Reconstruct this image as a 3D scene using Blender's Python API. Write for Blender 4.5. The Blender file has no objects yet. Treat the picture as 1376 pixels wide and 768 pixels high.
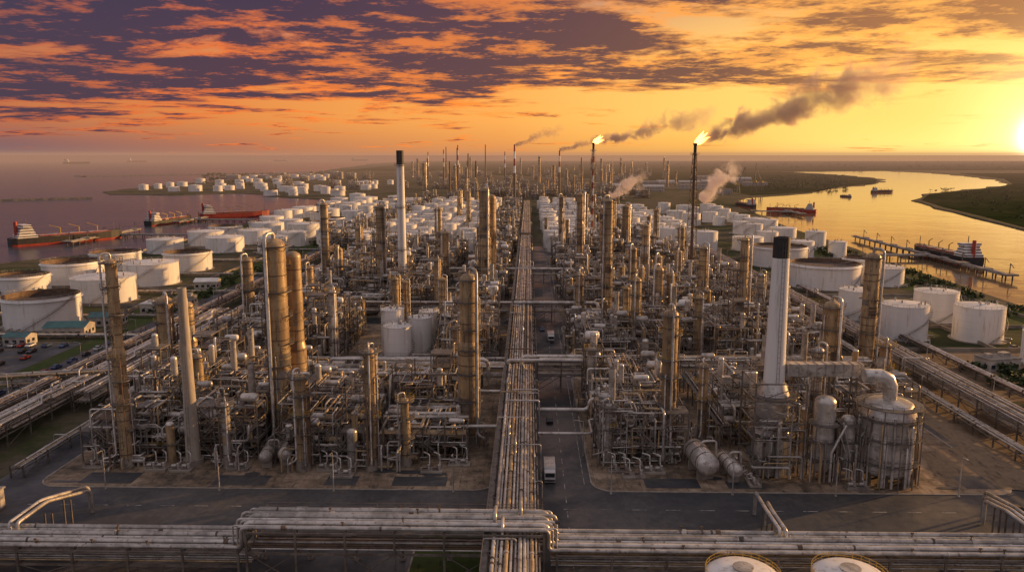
import bpy, math, random
from mathutils import Vector, Matrix, geometry
R=random.Random(7)
sc=bpy.context.scene
sc.view_settings.view_transform='Standard'; sc.view_settings.look='None'; sc.view_settings.exposure=0
# ------------------------------------------------------------------ node helper
class NT:
    def __init__(s,nt): s.nt=nt; s.N=nt.nodes; s.L=nt.links
    def put(s,inp,v):
        if isinstance(v,bpy.types.NodeSocket): s.L.new(v,inp)
        elif v is not None: inp.default_value=v
    def M(s,op,a,b=None,c=None,clamp=False):
        n=s.N.new('ShaderNodeMath'); n.operation=op; n.use_clamp=clamp
        s.put(n.inputs[0],a); s.put(n.inputs[1],b)
        if c is not None: s.put(n.inputs[2],c)
        return n.outputs[0]
    def ss(s,x,a,b,lo=0.,hi=1.):
        n=s.N.new('ShaderNodeMapRange'); n.interpolation_type='SMOOTHSTEP'
        s.put(n.inputs[0],x); s.put(n.inputs[1],a); s.put(n.inputs[2],b); s.put(n.inputs[3],lo); s.put(n.inputs[4],hi)
        return n.outputs[0]
    def mix(s,f,a,b,t='MIX'):
        n=s.N.new('ShaderNodeMix'); n.data_type='RGBA'; n.blend_type=t
        def c(v): return (v[0],v[1],v[2],1.) if isinstance(v,(tuple,list)) else v
        s.put(n.inputs[0],f); s.put(n.inputs[6],c(a)); s.put(n.inputs[7],c(b))
        return n.outputs[2]
    def noise(s,v,scale,detail=4,rough=.55,dist=0.):
        n=s.N.new('ShaderNodeTexNoise'); s.put(n.inputs['Vector'],v)
        n.inputs['Scale'].default_value=scale; n.inputs['Detail'].default_value=detail
        n.inputs['Roughness'].default_value=rough; n.inputs['Distortion'].default_value=dist
        return n.outputs[0]
    def ramp(s,f,stops):
        n=s.N.new('ShaderNodeValToRGB'); s.put(n.inputs[0],f); e=n.color_ramp.elements
        while len(e)<len(stops): e.new(.5)
        for i,(p,c) in enumerate(stops):
            e[i].position=p; e[i].color=(c[0],c[1],c[2],1)
        return n.outputs[0]
    def comb(s,x,y,z):
        n=s.N.new('ShaderNodeCombineXYZ'); s.put(n.inputs[0],x); s.put(n.inputs[1],y); s.put(n.inputs[2],z); return n.outputs[0]
    def sep(s,v):
        n=s.N.new('ShaderNodeSeparateXYZ'); s.put(n.inputs[0],v); return n.outputs
    def vmul(s,v,k):
        n=s.N.new('ShaderNodeVectorMath'); n.operation='MULTIPLY'; s.put(n.inputs[0],v); n.inputs[1].default_value=k; return n.outputs[0]
    def vadd(s,v,k):
        n=s.N.new('ShaderNodeVectorMath'); n.operation='ADD'; s.put(n.inputs[0],v); s.put(n.inputs[1],k); return n.outputs[0]
# ------------------------------------------------------------------ materials
def newmat(name):
    m=bpy.data.materials.new(name); m.use_nodes=True
    m.node_tree.nodes.clear(); k=NT(m.node_tree)
    out=k.N.new('ShaderNodeOutputMaterial'); return m,k,out
def surf(name,c1,c2,scale=.3,rough=.6,metal=0.,streak=None,bump=0.,c3=None,world=False,contrast=.12,var=.25):
    m,k,out=newmat(name)
    b=k.N.new('ShaderNodeBsdfPrincipled')
    if world: v=k.N.new('ShaderNodeNewGeometry').outputs['Position']
    else:
        tc=k.N.new('ShaderNodeTexCoord').outputs['Object']
        oi=k.N.new('ShaderNodeObjectInfo').outputs['Random']
        v=k.vadd(tc,k.comb(k.M('MULTIPLY',oi,91.),k.M('MULTIPLY',oi,47.),0.))
    if streak: v2=k.vmul(v,streak)
    else: v2=v
    n=k.noise(v2,scale,4,.62)
    col=k.mix(k.ss(n,.5-contrast,.5+contrast),c1,c2)
    if c3:
        n3=k.noise(v2,scale*3.7,3,.7)
        col=k.mix(k.ss(n3,.54,.72),col,c3)
    if not world:
        f=k.M('MULTIPLY_ADD',oi,var,1-var/2)
        col=k.mix(1.,col,k.comb(f,f,f),'MULTIPLY')
    k.L.new(col,b.inputs['Base Color'])
    b.inputs['Roughness'].default_value=rough; b.inputs['Metallic'].default_value=metal
    if bump:
        bn=k.N.new('ShaderNodeBump'); bn.inputs['Strength'].default_value=bump; bn.inputs['Distance'].default_value=.2
        k.L.new(k.noise(v,scale*6,3),bn.inputs['Height']); k.L.new(bn.outputs[0],b.inputs['Normal'])
    k.L.new(b.outputs[0],out.inputs[0]); return m
def emit(name,c,st):
    m,k,out=newmat(name); e=k.N.new('ShaderNodeEmission'); e.inputs[0].default_value=(*c,1); e.inputs[1].default_value=st
    k.L.new(e.outputs[0],out.inputs[0]); return m
MT=dict(
 galv=surf('galvanised_cladding',(.56,.53,.49),(.32,.30,.275),.35,.36,.4,c3=(.17,.12,.085)),
 galv2=surf('aluminium_cladding',(.70,.67,.63),(.46,.435,.405),.3,.32,.45,c3=(.27,.20,.15)),
 tan=surf('tan_cladding',(.53,.39,.22),(.32,.225,.13),.35,.42,.2,streak=(1,1,.25),c3=(.13,.085,.06)),
 rust=surf('rusty_steel',(.19,.12,.075),(.105,.075,.055),.6,.65,.1,c3=(.25,.12,.055)),
 dark=surf('dark_steel',(.10,.088,.078),(.055,.052,.048),.5,.55,.2,c3=(.13,.08,.045)),
 steel=surf('structural_steel',(.235,.205,.175),(.13,.115,.10),.4,.48,.25,c3=(.16,.09,.055)),
 white=surf('white_tank_paint',(.86,.85,.83),(.73,.71,.68),.12,.42,0,streak=(1,1,.12),c3=(.57,.49,.40),contrast=.2,var=.12),
 roofw=surf('tank_roof_paint',(.78,.77,.75),(.64,.62,.59),.1,.5,0,c3=(.46,.40,.33),var=.15),
 floatr=surf('floating_roof_steel',(.12,.08,.055),(.06,.045,.038),.12,.8,0,c3=(.2,.11,.06)),
 conc=surf('weathered_concrete',(.34,.30,.25),(.22,.19,.165),.12,.85,0,c3=(.14,.12,.1),bump=.2),
 stack=surf('stack_concrete',(.52,.46,.38),(.37,.32,.26),.25,.8,0,streak=(1,1,.2),c3=(.26,.21,.16)),
 black=surf('black_paint',(.02,.02,.022),(.035,.03,.03),.4,.6),
 red=surf('red_paint',(.4,.06,.035),(.28,.04,.025),.4,.55),
 yellow=surf('yellow_paint',(.55,.35,.04),(.4,.25,.04),.6,.55),
 deck=surf('grating',(.18,.165,.15),(.11,.10,.09),1.,.6,.3),
 teal=surf('teal_roof',(.03,.14,.15),(.025,.09,.1),.3,.5),
 wall=surf('building_wall',(.5,.46,.41),(.36,.33,.3),.3,.8),
 glass=surf('window_glass',(.03,.04,.05),(.02,.025,.03),.5,.12),
 rubber=surf('rubber',(.02,.02,.02),(.03,.03,.03),1,.8),
 carw=surf('car_white',(.7,.7,.7),(.6,.6,.6),.3,.3), cark=surf('car_black',(.03,.03,.035),(.04,.04,.045),.3,.25),
 carr=surf('car_red',(.35,.04,.03),(.3,.03,.03),.3,.3), carb=surf('car_blue',(.05,.1,.22),(.04,.08,.2),.3,.3),
 cars=surf('car_silver',(.4,.4,.42),(.35,.35,.37),.3,.3,.6),
 rock=surf('rock',(.16,.13,.11),(.08,.07,.06),.3,.9,bump=.6),
 leaf=surf('foliage',(.055,.08,.022),(.03,.05,.015),.25,.8,c3=(.09,.08,.028)),
 bark=surf('bark',(.09,.065,.045),(.06,.045,.03),1,.9),
 line=surf('road_paint',(.55,.52,.46),(.16,.15,.14),.5,.7,world=True,contrast=.08),
 kerb=surf('kerb_concrete',(.36,.32,.27),(.24,.21,.18),.4,.85,world=True),
 flame=emit('flame',(1,.42,.08),8.),
)
def ground_mat(name,stops,s1,s2,rough=.9,cracks=False,bump=.15,wet=0.,spec=.5):
    m,k,out=newmat(name); b=k.N.new('ShaderNodeBsdfPrincipled')
    p=k.N.new('ShaderNodeNewGeometry').outputs['Position']
    n1=k.noise(p,s1,6,.6,.4); n2=k.noise(p,s2,5,.65)
    f=k.M('ADD',k.M('MULTIPLY',n1,.6),k.M('MULTIPLY',n2,.4))
    col=k.ramp(f,stops)
    n3=k.noise(k.vmul(p,(1,.25,1)),s2*2.3,4,.6)
    col=k.mix(k.ss(n3,.54,.70,0,.65),col,(.035,.032,.03))
    if cracks:
        v=k.N.new('ShaderNodeTexBrick'); k.put(v.inputs['Vector'],p)
        v.inputs['Scale'].default_value=1.; v.inputs['Mortar Size'].default_value=.05
        v.inputs['Brick Width'].default_value=5.; v.inputs['Row Height'].default_value=5.; v.offset=0.
        v.inputs['Color1'].default_value=(1,1,1,1); v.inputs['Color2'].default_value=(.68,.66,.64,1); v.inputs['Mortar'].default_value=(.45,.42,.4,1)
        col=k.mix(1.,col,v.outputs[0],'MULTIPLY')
    k.L.new(col,b.inputs['Base Color'])
    b.inputs['Roughness'].default_value=rough; b.inputs['Specular IOR Level'].default_value=spec
    if wet: k.L.new(k.ss(n1,.42,.6,rough,rough-wet),b.inputs['Roughness'])
    bn=k.N.new('ShaderNodeBump'); bn.inputs['Strength'].default_value=bump; bn.inputs['Distance'].default_value=.1
    k.L.new(n2,bn.inputs['Height']); k.L.new(bn.outputs[0],b.inputs['Normal'])
    k.L.new(b.outputs[0],out.inputs[0]); return m
MT['land']=ground_mat('land_soil_grass',[(.36,(.035,.045,.016)),(.46,(.06,.066,.03)),(.53,(.12,.10,.068)),(.6,(.09,.08,.055)),(.68,(.045,.055,.022))],.012,.09,spec=.08)
MT['grass']=ground_mat('grass',[(.35,(.04,.065,.018)),(.5,(.065,.09,.028)),(.65,(.10,.10,.042))],.05,.6,spec=.08)
MT['dirt']=ground_mat('bare_earth',[(.38,(.16,.12,.08)),(.5,(.25,.185,.125)),(.62,(.14,.105,.072))],.04,.4,spec=.15)
MT['asph']=ground_mat('asphalt',[(.38,(.032,.034,.04)),(.5,(.052,.053,.058)),(.6,(.088,.083,.078))],.04,.5,.75,wet=.35)
MT['pad']=ground_mat('concrete_pad',[(.38,(.09,.072,.056)),(.47,(.23,.175,.125)),(.58,(.42,.32,.225))],.06,.45,.85,cracks=True,spec=.3)
MT['marsh']=ground_mat('marsh',[(.38,(.02,.03,.01)),(.5,(.036,.045,.016)),(.6,(.065,.06,.03))],.006,.05,spec=.0)
def water(name,base,rough,bump,ior):
    m,k,out=newmat(name); b=k.N.new('ShaderNodeBsdfPrincipled')
    b.inputs['Base Color'].default_value=(*base,1); b.inputs['Roughness'].default_value=rough; b.inputs['IOR'].default_value=ior
    p=k.N.new('ShaderNodeNewGeometry').outputs['Position']
    h=k.M('ADD',k.noise(p,.12,4,.6),k.M('MULTIPLY',k.noise(p,.02,3,.5),3.))
    bn=k.N.new('ShaderNodeBump'); bn.inputs['Strength'].default_value=bump; bn.inputs['Distance'].default_value=1.0
    k.L.new(h,bn.inputs['Height']); k.L.new(bn.outputs[0],b.inputs['Normal']); k.L.new(b.outputs[0],out.inputs[0]); MT[name]=m
water('sea_water',(.06,.075,.10),.22,.45,1.5); water('river_water',(.20,.14,.08),.06,.09,2.0)
# ------------------------------------------------------------------ mesh builder
class MB:
    def __init__(s): s.v=[]; s.f=[]; s.m=[]; s.sm=[]; s.mats=[]
    def mi(s,m):
        if m not in s.mats: s.mats.append(m)
        return s.mats.index(m)
    def face(s,idx,m,sm=False): s.f.append(idx); s.m.append(m); s.sm.append(sm)
    def poly(s,pts,m): 
        b=len(s.v); s.v+=[tuple(p) for p in pts]; s.face(tuple(range(b,b+len(pts))),s.mi(m))
    def box(s,x,y,z,sx,sy,sz,m,rot=0.):
        b=len(s.v); c,n=math.cos(rot),math.sin(rot); sx/=2;sy/=2;sz/=2
        for dz in(-sz,sz):
            for dx,dy in((-sx,-sy),(sx,-sy),(sx,sy),(-sx,sy)): s.v.append((x+dx*c-dy*n,y+dx*n+dy*c,z+dz))
        i=s.mi(m)
        for q in((3,2,1,0),(4,5,6,7),(0,1,5,4),(1,2,6,5),(2,3,7,6),(3,0,4,7)): s.face(tuple(b+a for a in q),i)
    def sweep(s,pts,r,n=8,m='galv',caps=True,bev=0.,smooth=True,r1=None):
        P=[Vector(p) for p in pts]
        if bev and len(P)>2:
            Q=[P[0]]
            for i in range(1,len(P)-1):
                a=(P[i-1]-P[i]); c=(P[i+1]-P[i]); la,lc=a.length,c.length
                d=min(bev,la*.45,lc*.45); A=P[i]+a/la*d; C=P[i]+c/lc*d
                Q+=[A,(A+C)/2*.6+P[i]*.4,C]
            Q.append(P[-1]); P=Q
        i=s.mi(m); N=len(P); t=(P[1]-P[0]).normalized()
        u=t.cross(Vector((0,0,1)))
        if u.length<.01: u=Vector((1,0,0))
        u.normalize(); b0=len(s.v)
        for j in range(N):
            if j==0: tj=t
            elif j==N-1: tj=(P[j]-P[j-1]).normalized()
            else: tj=((P[j]-P[j-1]).normalized()+(P[j+1]-P[j]).normalized()).normalized()
            u=(u-tj*u.dot(tj)).normalized(); w=tj.cross(u)
            rr=r if r1 is None else r+(r1-r)*j/(N-1)
            for a in range(n):
                an=2*math.pi*(a+.5)/n; q=P[j]+u*(math.cos(an)*rr)+w*(math.sin(an)*rr); s.v.append((q.x,q.y,q.z))
        for j in range(N-1):
            for a in range(n):
                c=(a+1)%n; s.face((b0+j*n+a,b0+j*n+c,b0+(j+1)*n+c,b0+(j+1)*n+a),i,smooth)
        if caps:
            for ring in (0,N-1):
                b=len(s.v); s.v+=s.v[b0+ring*n:b0+ring*n+n]
                q=list(range(b,b+n)); 
                if ring==0:q.reverse()
                s.face(tuple(q),i)
    def beam(s,p,q,w,m='steel'): s.sweep([p,q],w*.7,4,m,smooth=False,caps=False)
    def lathe(s,cx,cy,prof,n=24,m='white',weld=False,a0=0.,a1=2*math.pi):
        i=s.mi(m); full=abs(a1-a0-2*math.pi)<1e-4; nn=n if full else n+1
        def ring(r,z):
            b=len(s.v)
            for a in range(nn):
                an=a0+(a1-a0)*a/n; s.v.append((cx+math.cos(an)*r,cy+math.sin(an)*r,z))
            return b
        prev=ring(*prof[0])
        for j in range(1,len(prof)):
            if not weld and j>1: prev=ring(*prof[j-1])
            cur=ring(*prof[j])
            for a in range(n):
                c=(a+1)%nn if full else a+1
                s.face((prev+a,prev+c,cur+c,cur+a),i,True)
            prev=cur
    def dome(s,cx,cy,z,r,h,n,m): s.lathe(cx,cy,[(max(.01,r*math.cos(t)),z+h*math.sin(t)) for t in [k*math.pi/2/5 for k in range(6)]],n,m,weld=True)
    def hdrum(s,p,q,r,m,n=14):
        P,Q=Vector(p),Vector(q); d=(Q-P).normalized()
        pts=[P-d*r*.5,P-d*r*.38,P-d*r*.18,P,Q,Q+d*r*.18,Q+d*r*.38,Q+d*r*.5]; rad=[.05,.6,.88,1,1,.88,.6,.05]
        u=d.cross(Vector((0,0,1))).normalized(); w=d.cross(u); i=s.mi(m); b=len(s.v)
        for c,k in zip(pts,rad):
            for a in range(n):
                an=2*math.pi*a/n; v=c+(u*math.cos(an)+w*math.sin(an))*r*k; s.v.append(tuple(v))
        for j in range(7):
            for a in range(n):
                c=(a+1)%n; s.face((b+j*n+a,b+j*n+c,b+(j+1)*n+c,b+(j+1)*n+a),i,True)
    def rail(s,pts,m='steel',h=1.1,closed=False):
        P=list(pts)+([pts[0]] if closed else [])
        for a,b in zip(P[:-1],P[1:]):
            for hh in(.55,h): s.beam((a[0],a[1],a[2]+hh),(b[0],b[1],b[2]+hh),.06,m)
            s.beam(a,(a[0],a[1],a[2]+h),.07,m)
    def mesh(s,name):
        me=bpy.data.meshes.new(name); me.from_pydata(s.v,[],s.f)
        for k_ in s.mats: me.materials.append(MT[k_])
        me.polygons.foreach_set('material_index',s.m); me.polygons.foreach_set('use_smooth',s.sm); me.update(); return me
    def obj(s,name,loc=(0,0,0),rz=0.): return place(name,s.mesh(name),loc,rz)
def place(name,me,loc=(0,0,0),rz=0.,sc_=(1,1,1)):
    o=bpy.data.objects.new(name,me); o.location=loc; o.rotation_euler=(0,0,rz); o.scale=sc_; sc.collection.objects.link(o); return o
# ------------------------------------------------------------------ camera
cd=bpy.data.cameras.new('camera'); cam=bpy.data.objects.new('camera',cd); sc.collection.objects.link(cam); sc.camera=cam
cd.sensor_width=36; cd.lens=27.47; cd.clip_start=1; cd.clip_end=200000
cam.location=(0,0,72); cam.rotation_euler=(math.radians(90-9.515),0,math.radians(1.2))
# ------------------------------------------------------------------ light + sky
SAZ,SEL=math.radians(66),math.radians(10)
sd=Vector((math.sin(SAZ)*math.cos(SEL),math.cos(SAZ)*math.cos(SEL),math.sin(SEL)))
sl=bpy.data.lights.new('sun','SUN'); sl.energy=5; sl.angle=math.radians(.6); sl.color=(1,.55,.21)
so=bpy.data.objects.new('sun',sl); so.rotation_euler=(-sd).to_track_quat('-Z','Y').to_euler(); so.location=(400,300,300); sc.collection.objects.link(so)
w=bpy.data.worlds.new('World'); sc.world=w; w.use_nodes=True; w.node_tree.nodes.clear(); k=NT(w.node_tree)
out=k.N.new('ShaderNodeOutputWorld'); bg=k.N.new('ShaderNodeBackground'); k.L.new(bg.outputs[0],out.inputs[0])
sky=k.N.new('ShaderNodeTexSky'); sky.sky_type='NISHITA'; sky.sun_disc=False; sky.sun_elevation=SEL; sky.sun_rotation=SAZ
g=k.N.new('ShaderNodeTexCoord').outputs['Generated']; x,y,z=k.sep(g)[0:3]
GA=math.radians(33.); gx,gy=math.sin(GA),math.cos(GA)
hl=k.M('SQRT',k.M('ADD',k.M('MULTIPLY',x,x),k.M('MULTIPLY',y,y)))
d=k.M('DIVIDE',k.M('ADD',k.M('MULTIPLY',x,gx),k.M('MULTIPLY',y,gy)),k.M('MAXIMUM',hl,.01))
dn=k.M('MULTIPLY_ADD',d,.5,.5)
zc=k.M('MAXIMUM',z,0.)
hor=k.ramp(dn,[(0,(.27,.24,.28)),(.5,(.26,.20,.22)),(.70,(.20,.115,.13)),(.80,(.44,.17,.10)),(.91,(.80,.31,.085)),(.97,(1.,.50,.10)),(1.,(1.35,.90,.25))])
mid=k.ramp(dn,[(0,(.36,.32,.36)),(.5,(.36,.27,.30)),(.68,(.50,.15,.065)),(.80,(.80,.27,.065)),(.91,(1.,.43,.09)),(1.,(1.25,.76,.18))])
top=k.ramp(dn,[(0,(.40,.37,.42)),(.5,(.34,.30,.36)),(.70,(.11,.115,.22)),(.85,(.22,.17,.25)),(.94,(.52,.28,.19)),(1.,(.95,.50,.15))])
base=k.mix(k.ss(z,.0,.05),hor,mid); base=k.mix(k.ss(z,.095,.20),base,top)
zz=k.M('ADD',zc,.05)
cx=k.M('DIVIDE',x,zz); cy=k.M('DIVIDE',y,zz)
P0=k.comb(k.M('MULTIPLY',cx,.95),cy,9.1)
n1=k.noise(P0,.66,7,.64,.35)
nf=k.noise(k.vadd(P0,(7.3,2.1,4.)),2.1,5,.70)
nb=k.noise(P0,.2,1,.5)
zs=k.M('SUBTRACT',z,k.ss(dn,.74,1.,0.,.045))
thr=k.ss(zs,-.005,.075,.63,.38)
thr=k.M('ADD',thr,k.M('MULTIPLY',k.M('SUBTRACT',.5,nb),.28))
thr=k.M('ADD',thr,k.ss(z,.2,.45,0.,.14))
dd=k.M('SUBTRACT',n1,thr)
mask=k.ss(dd,-.05,.06)
litc=k.M('ADD',k.ss(nf,.43,.64,0.,1.),k.ss(dd,-.02,.12,.75,-.22),clamp=True)
litc=k.M('MULTIPLY',litc,k.ss(zs,.03,.18,1.,.78))
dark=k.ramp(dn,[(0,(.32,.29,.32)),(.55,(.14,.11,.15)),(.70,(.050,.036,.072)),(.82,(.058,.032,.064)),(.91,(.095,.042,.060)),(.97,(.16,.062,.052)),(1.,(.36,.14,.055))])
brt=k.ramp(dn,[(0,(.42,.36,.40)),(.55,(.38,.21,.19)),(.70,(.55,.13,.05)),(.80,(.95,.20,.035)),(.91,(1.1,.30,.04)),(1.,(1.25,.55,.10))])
cc=k.mix(litc,dark,brt)
res=k.mix(k.M('MULTIPLY',mask,.96),base,cc)
dotn=k.M('ADD',k.M('ADD',k.M('MULTIPLY',x,gx),k.M('MULTIPLY',y,gy)),k.M('MULTIPLY',z,.02))
gl=k.M('POWER',k.M('MAXIMUM',dotn,0.),420.); gl2=k.M('POWER',k.M('MAXIMUM',dotn,0.),26.); gl3=k.M('POWER',k.M('MAXIMUM',dotn,0.),6000.)
res=k.mix(k.M('MULTIPLY',gl,.9,clamp=True),res,(2.,1.3,.50))
res=k.mix(k.M('MULTIPLY',gl2,.10),res,(1.,.45,.08),'ADD')
res=k.mix(gl3,res,(5.,4.,2.4),'ADD')
res=k.mix(k.ss(z,.28,.6),res,(.40,.35,.37))  # upper sky, out of view, brightened as added fill light
nish=k.mix(1.,sky.outputs[0],(.05,.05,.05),'MULTIPLY')
res=k.mix(.07,res,nish,'ADD')
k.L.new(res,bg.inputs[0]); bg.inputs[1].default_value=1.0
# ------------------------------------------------------------------ land & water
def sheet(name,pts,z,m,skirt=0.):
    me=bpy.data.meshes.new(name); V=[Vector((a,b,0)) for a,b in pts]
    tris=geometry.tessellate_polygon([V]); vs=[(a,b,z) for a,b in pts]; fs=[]
    for t in tris:
        a,b_,c=[V[i] for i in t]
        fs.append(tuple(t) if (b_-a).cross(c-a).z>0 else (t[0],t[2],t[1]))
    if skirt:
        n=len(pts)
        ar=sum(pts[i][0]*pts[(i+1)%n][1]-pts[(i+1)%n][0]*pts[i][1] for i in range(n))
        sg=1 if ar>0 else -1
        for i in range(n):
            a=Vector(pts[i-1]);b_=Vector(pts[i]);c=Vector(pts[(i+1)%n]); t=((b_-a).normalized()+(c-b_).normalized())
            t=t.normalized() if t.length>.01 else (c-b_).normalized()
            o=Vector((t.y,-t.x))*sg*abs(skirt)*1.5
            vs.append((pts[i][0]+o.x,pts[i][1]+o.y,z-abs(skirt)))
        for i in range(n):
            j=(i+1)%n; q=(i,n+i,n+j,j); fs.append(q if sg<0 else q[::-1])
    me.from_pydata(vs,[],fs); me.materials.append(MT[m]); me.update(); return place(name,me)
def jag(pts,amp,seg):
    r=random.Random(3); o=[]
    for a,b in zip(pts[:-1],pts[1:]):
        L=math.hypot(b[0]-a[0],b[1]-a[1]); n=max(1,min(14,int(L/seg)))
        for i in range(n):
            t=i/n; A=min(amp*(1+a[1]/700),L*.12)
            o.append((a[0]+(b[0]-a[0])*t+(r.uniform(-A,A) if i else 0),a[1]+(b[1]-a[1])*t+(r.uniform(-A,A) if i else 0)))
    o.append(pts[-1]); return o
left=[(-560,-200),(-430,300),(-362,505),(-339,545),(-296,600),(-294,690),(-306,760),(-300,850),(-298,998),(-328,1278),(-430,1360),(-555,1500),(-649,1420),(-780,1450),(-842,1540),(-886,1838),(-867,2417),(-890,3230),(-1277,6400),(-1338,9500)]
rightp=[(9000,-200),(700,-200),(520,300),(470,600),(486,770),(525,935),(563,1100),(618,1278),(735,1483),(973,1720),(1188,1980),(1414,2417),(1640,3230),(1634,3680),(1111,3450),(1136,2850),(1072,2417),(884,2030),(664,1760),(511,1500),(380,1370),(335,1270),(285,998),(268,850),(258,682),(244,468),(238,364),(250,200),(320,-200)]
sheet('land',jag(left,4,60)+[(9000,9500)]+jag(rightp,4,60),0,'land',1.6)
def wsheet(name,x0,y0,x1,y1,z,m):
    me=bpy.data.meshes.new(name); me.from_pydata([(x0,y0,z),(x1,y0,z),(x1,y1,z),(x0,y1,z)],[],[(0,1,2,3)]); me.materials.append(MT[m]); place(name,me)
wsheet('sea',-120000,-2000,120000,120000,-1.3,'sea_water'); wsheet('river',100,-1900,2500,3900,-1.2,'river_water')
sheet('marsh_bank',[(494,780),(482,610),(900,500),(4500,1000),(4500,3400),(1690,3150),(1440,2417),(1205,1985),(988,1722),(749,1483),(634,1280),(578,1102),(538,935)],.12,'marsh')
sheet('marsh_bank',[(540,1530),(680,1775),(890,2040),(1060,2417),(1120,2830),(1090,3440),(-150,3600),(-150,2900),(420,2100),(400,1420)],.12,'marsh')
sheet('marsh_bank',[(1150,3520),(1700,3750),(8900,3800),(8900,9400),(-1200,9400),(-850,3600)],.12,'marsh')
sheet('pond',[(640,1010),(760,985),(980,1100),(960,1230),(760,1170)],.25,'river_water')
def rrect(x0,y0,x1,y1,r):
    o=[]
    for cx_,cy_,a in((x1-r,y0+r,-90),(x1-r,y1-r,0),(x0+r,y1-r,90),(x0+r,y0+r,180)):
        for t in range(6): an=math.radians(a+t*18); o.append((cx_+math.cos(an)*r,cy_+math.sin(an)*r))
    return o
sheet('asphalt_road',[(-118,95),(118,95),(122,620),(-124,620)],.03,'asph')
def pad(x0,y0,x1,y1,r=5,m='pad',name='concrete_pavement'):
    b=MB(); P=rrect(x0,y0,x1,y1,r); Q=rrect(x0+.35,y0+.35,x1-.35,y1-.35,r-.35); n=len(P)
    for i in range(n):
        j=(i+1)%n
        b.poly([(*P[i],.03),(*P[j],.03),(*P[j],.17),(*P[i],.17)],'kerb')
        b.poly([(*P[i],.17),(*P[j],.17),(*Q[j],.17),(*Q[i],.17)],'kerb')
    b.poly([(*q,.165) for q in Q],m); b.obj(name)
ROWS=[(160,250),(259,328),(342,434),(446,560)]
for y0,y1 in ROWS:
    pad(-109,y0,-7,y1); pad(14,y0,106,y1)
for x0,x1 in((-60,-22),(-118,-66),(14,60),(66,110)): pad(x0,98,x1,121,3)
pad(-21,98,-7,140,3,'grass','grass_verge')
def strip(name,x0,y0,x1,y1,m,z=.04): sheet(name,[(x0,y0),(x1,y0),(x1,y1),(x0,y1)],z,m)
strip('grass_verge',-152,120,-146,560,'grass'); strip('asphalt_road',-164,100,-153,700,'asph',.05); strip('grass_verge',-172,120,-165,330,'grass')
strip('car_park',-215,236,-172.5,292,'asph',.05)
strip('bare_ground',-215,150,-173,232,'dirt')
strip('grass_verge',-184,330,-166,640,'grass'); strip('grass_verge',-300,300,-232,322,'grass')
strip('asphalt_road',134,100,141,560,'asph',.05)
sheet('bare_ground',[(142,225),(205,240),(215,290),(190,292),(142,282)],.05,'dirt')
strip('grass_verge',205,230,232,620,'grass'); strip('bare_ground',108,160,133,250,'dirt',.04)
sheet('gravel_patch',[(92,166),(118,160),(124,176),(112,190),(96,184)],.2,'dirt')
rp=random.Random(77)
def blob(name,x,y,rx,ry,z,m):
    sheet(name,[(x+math.cos(t*.524)*rx*rp.uniform(.8,1.15),y+math.sin(t*.524)*ry*rp.uniform(.8,1.15)) for t in range(12)],z,m)
for i,(x0,y0,x1,y1) in enumerate(((-100,162,-88,168),(-70,161.5,-58,167),(-45,162,-38,167),(-30,162,-18,167),(26,162,38,167),(44,162,52,166),(96,163,103,170))): strip('asphalt_patch',x0,y0,x1,y1,'asph',.19+i*.004)
for i in range(12): blob('oil_stain',rp.uniform(-104,-10) if i%2 else rp.uniform(16,100),rp.uniform(162,170),rp.uniform(1.5,4),rp.uniform(.5,1.4),.225+i*.003,'asph')
b=MB()
for yy in range(100,600,7): b.box(8.2,yy,.05,.16,3,.012,'line')
for xx in range(-110,112,7): b.box(xx,151.5,.05,3,.16,.012,'line')
for xx in(3.2,12.6):
    for y0,y1 in ROWS: b.box(xx,(y0+y1)/2,.05,.14,y1-y0-8,.012,'line')
b.obj('road_marking')
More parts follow.
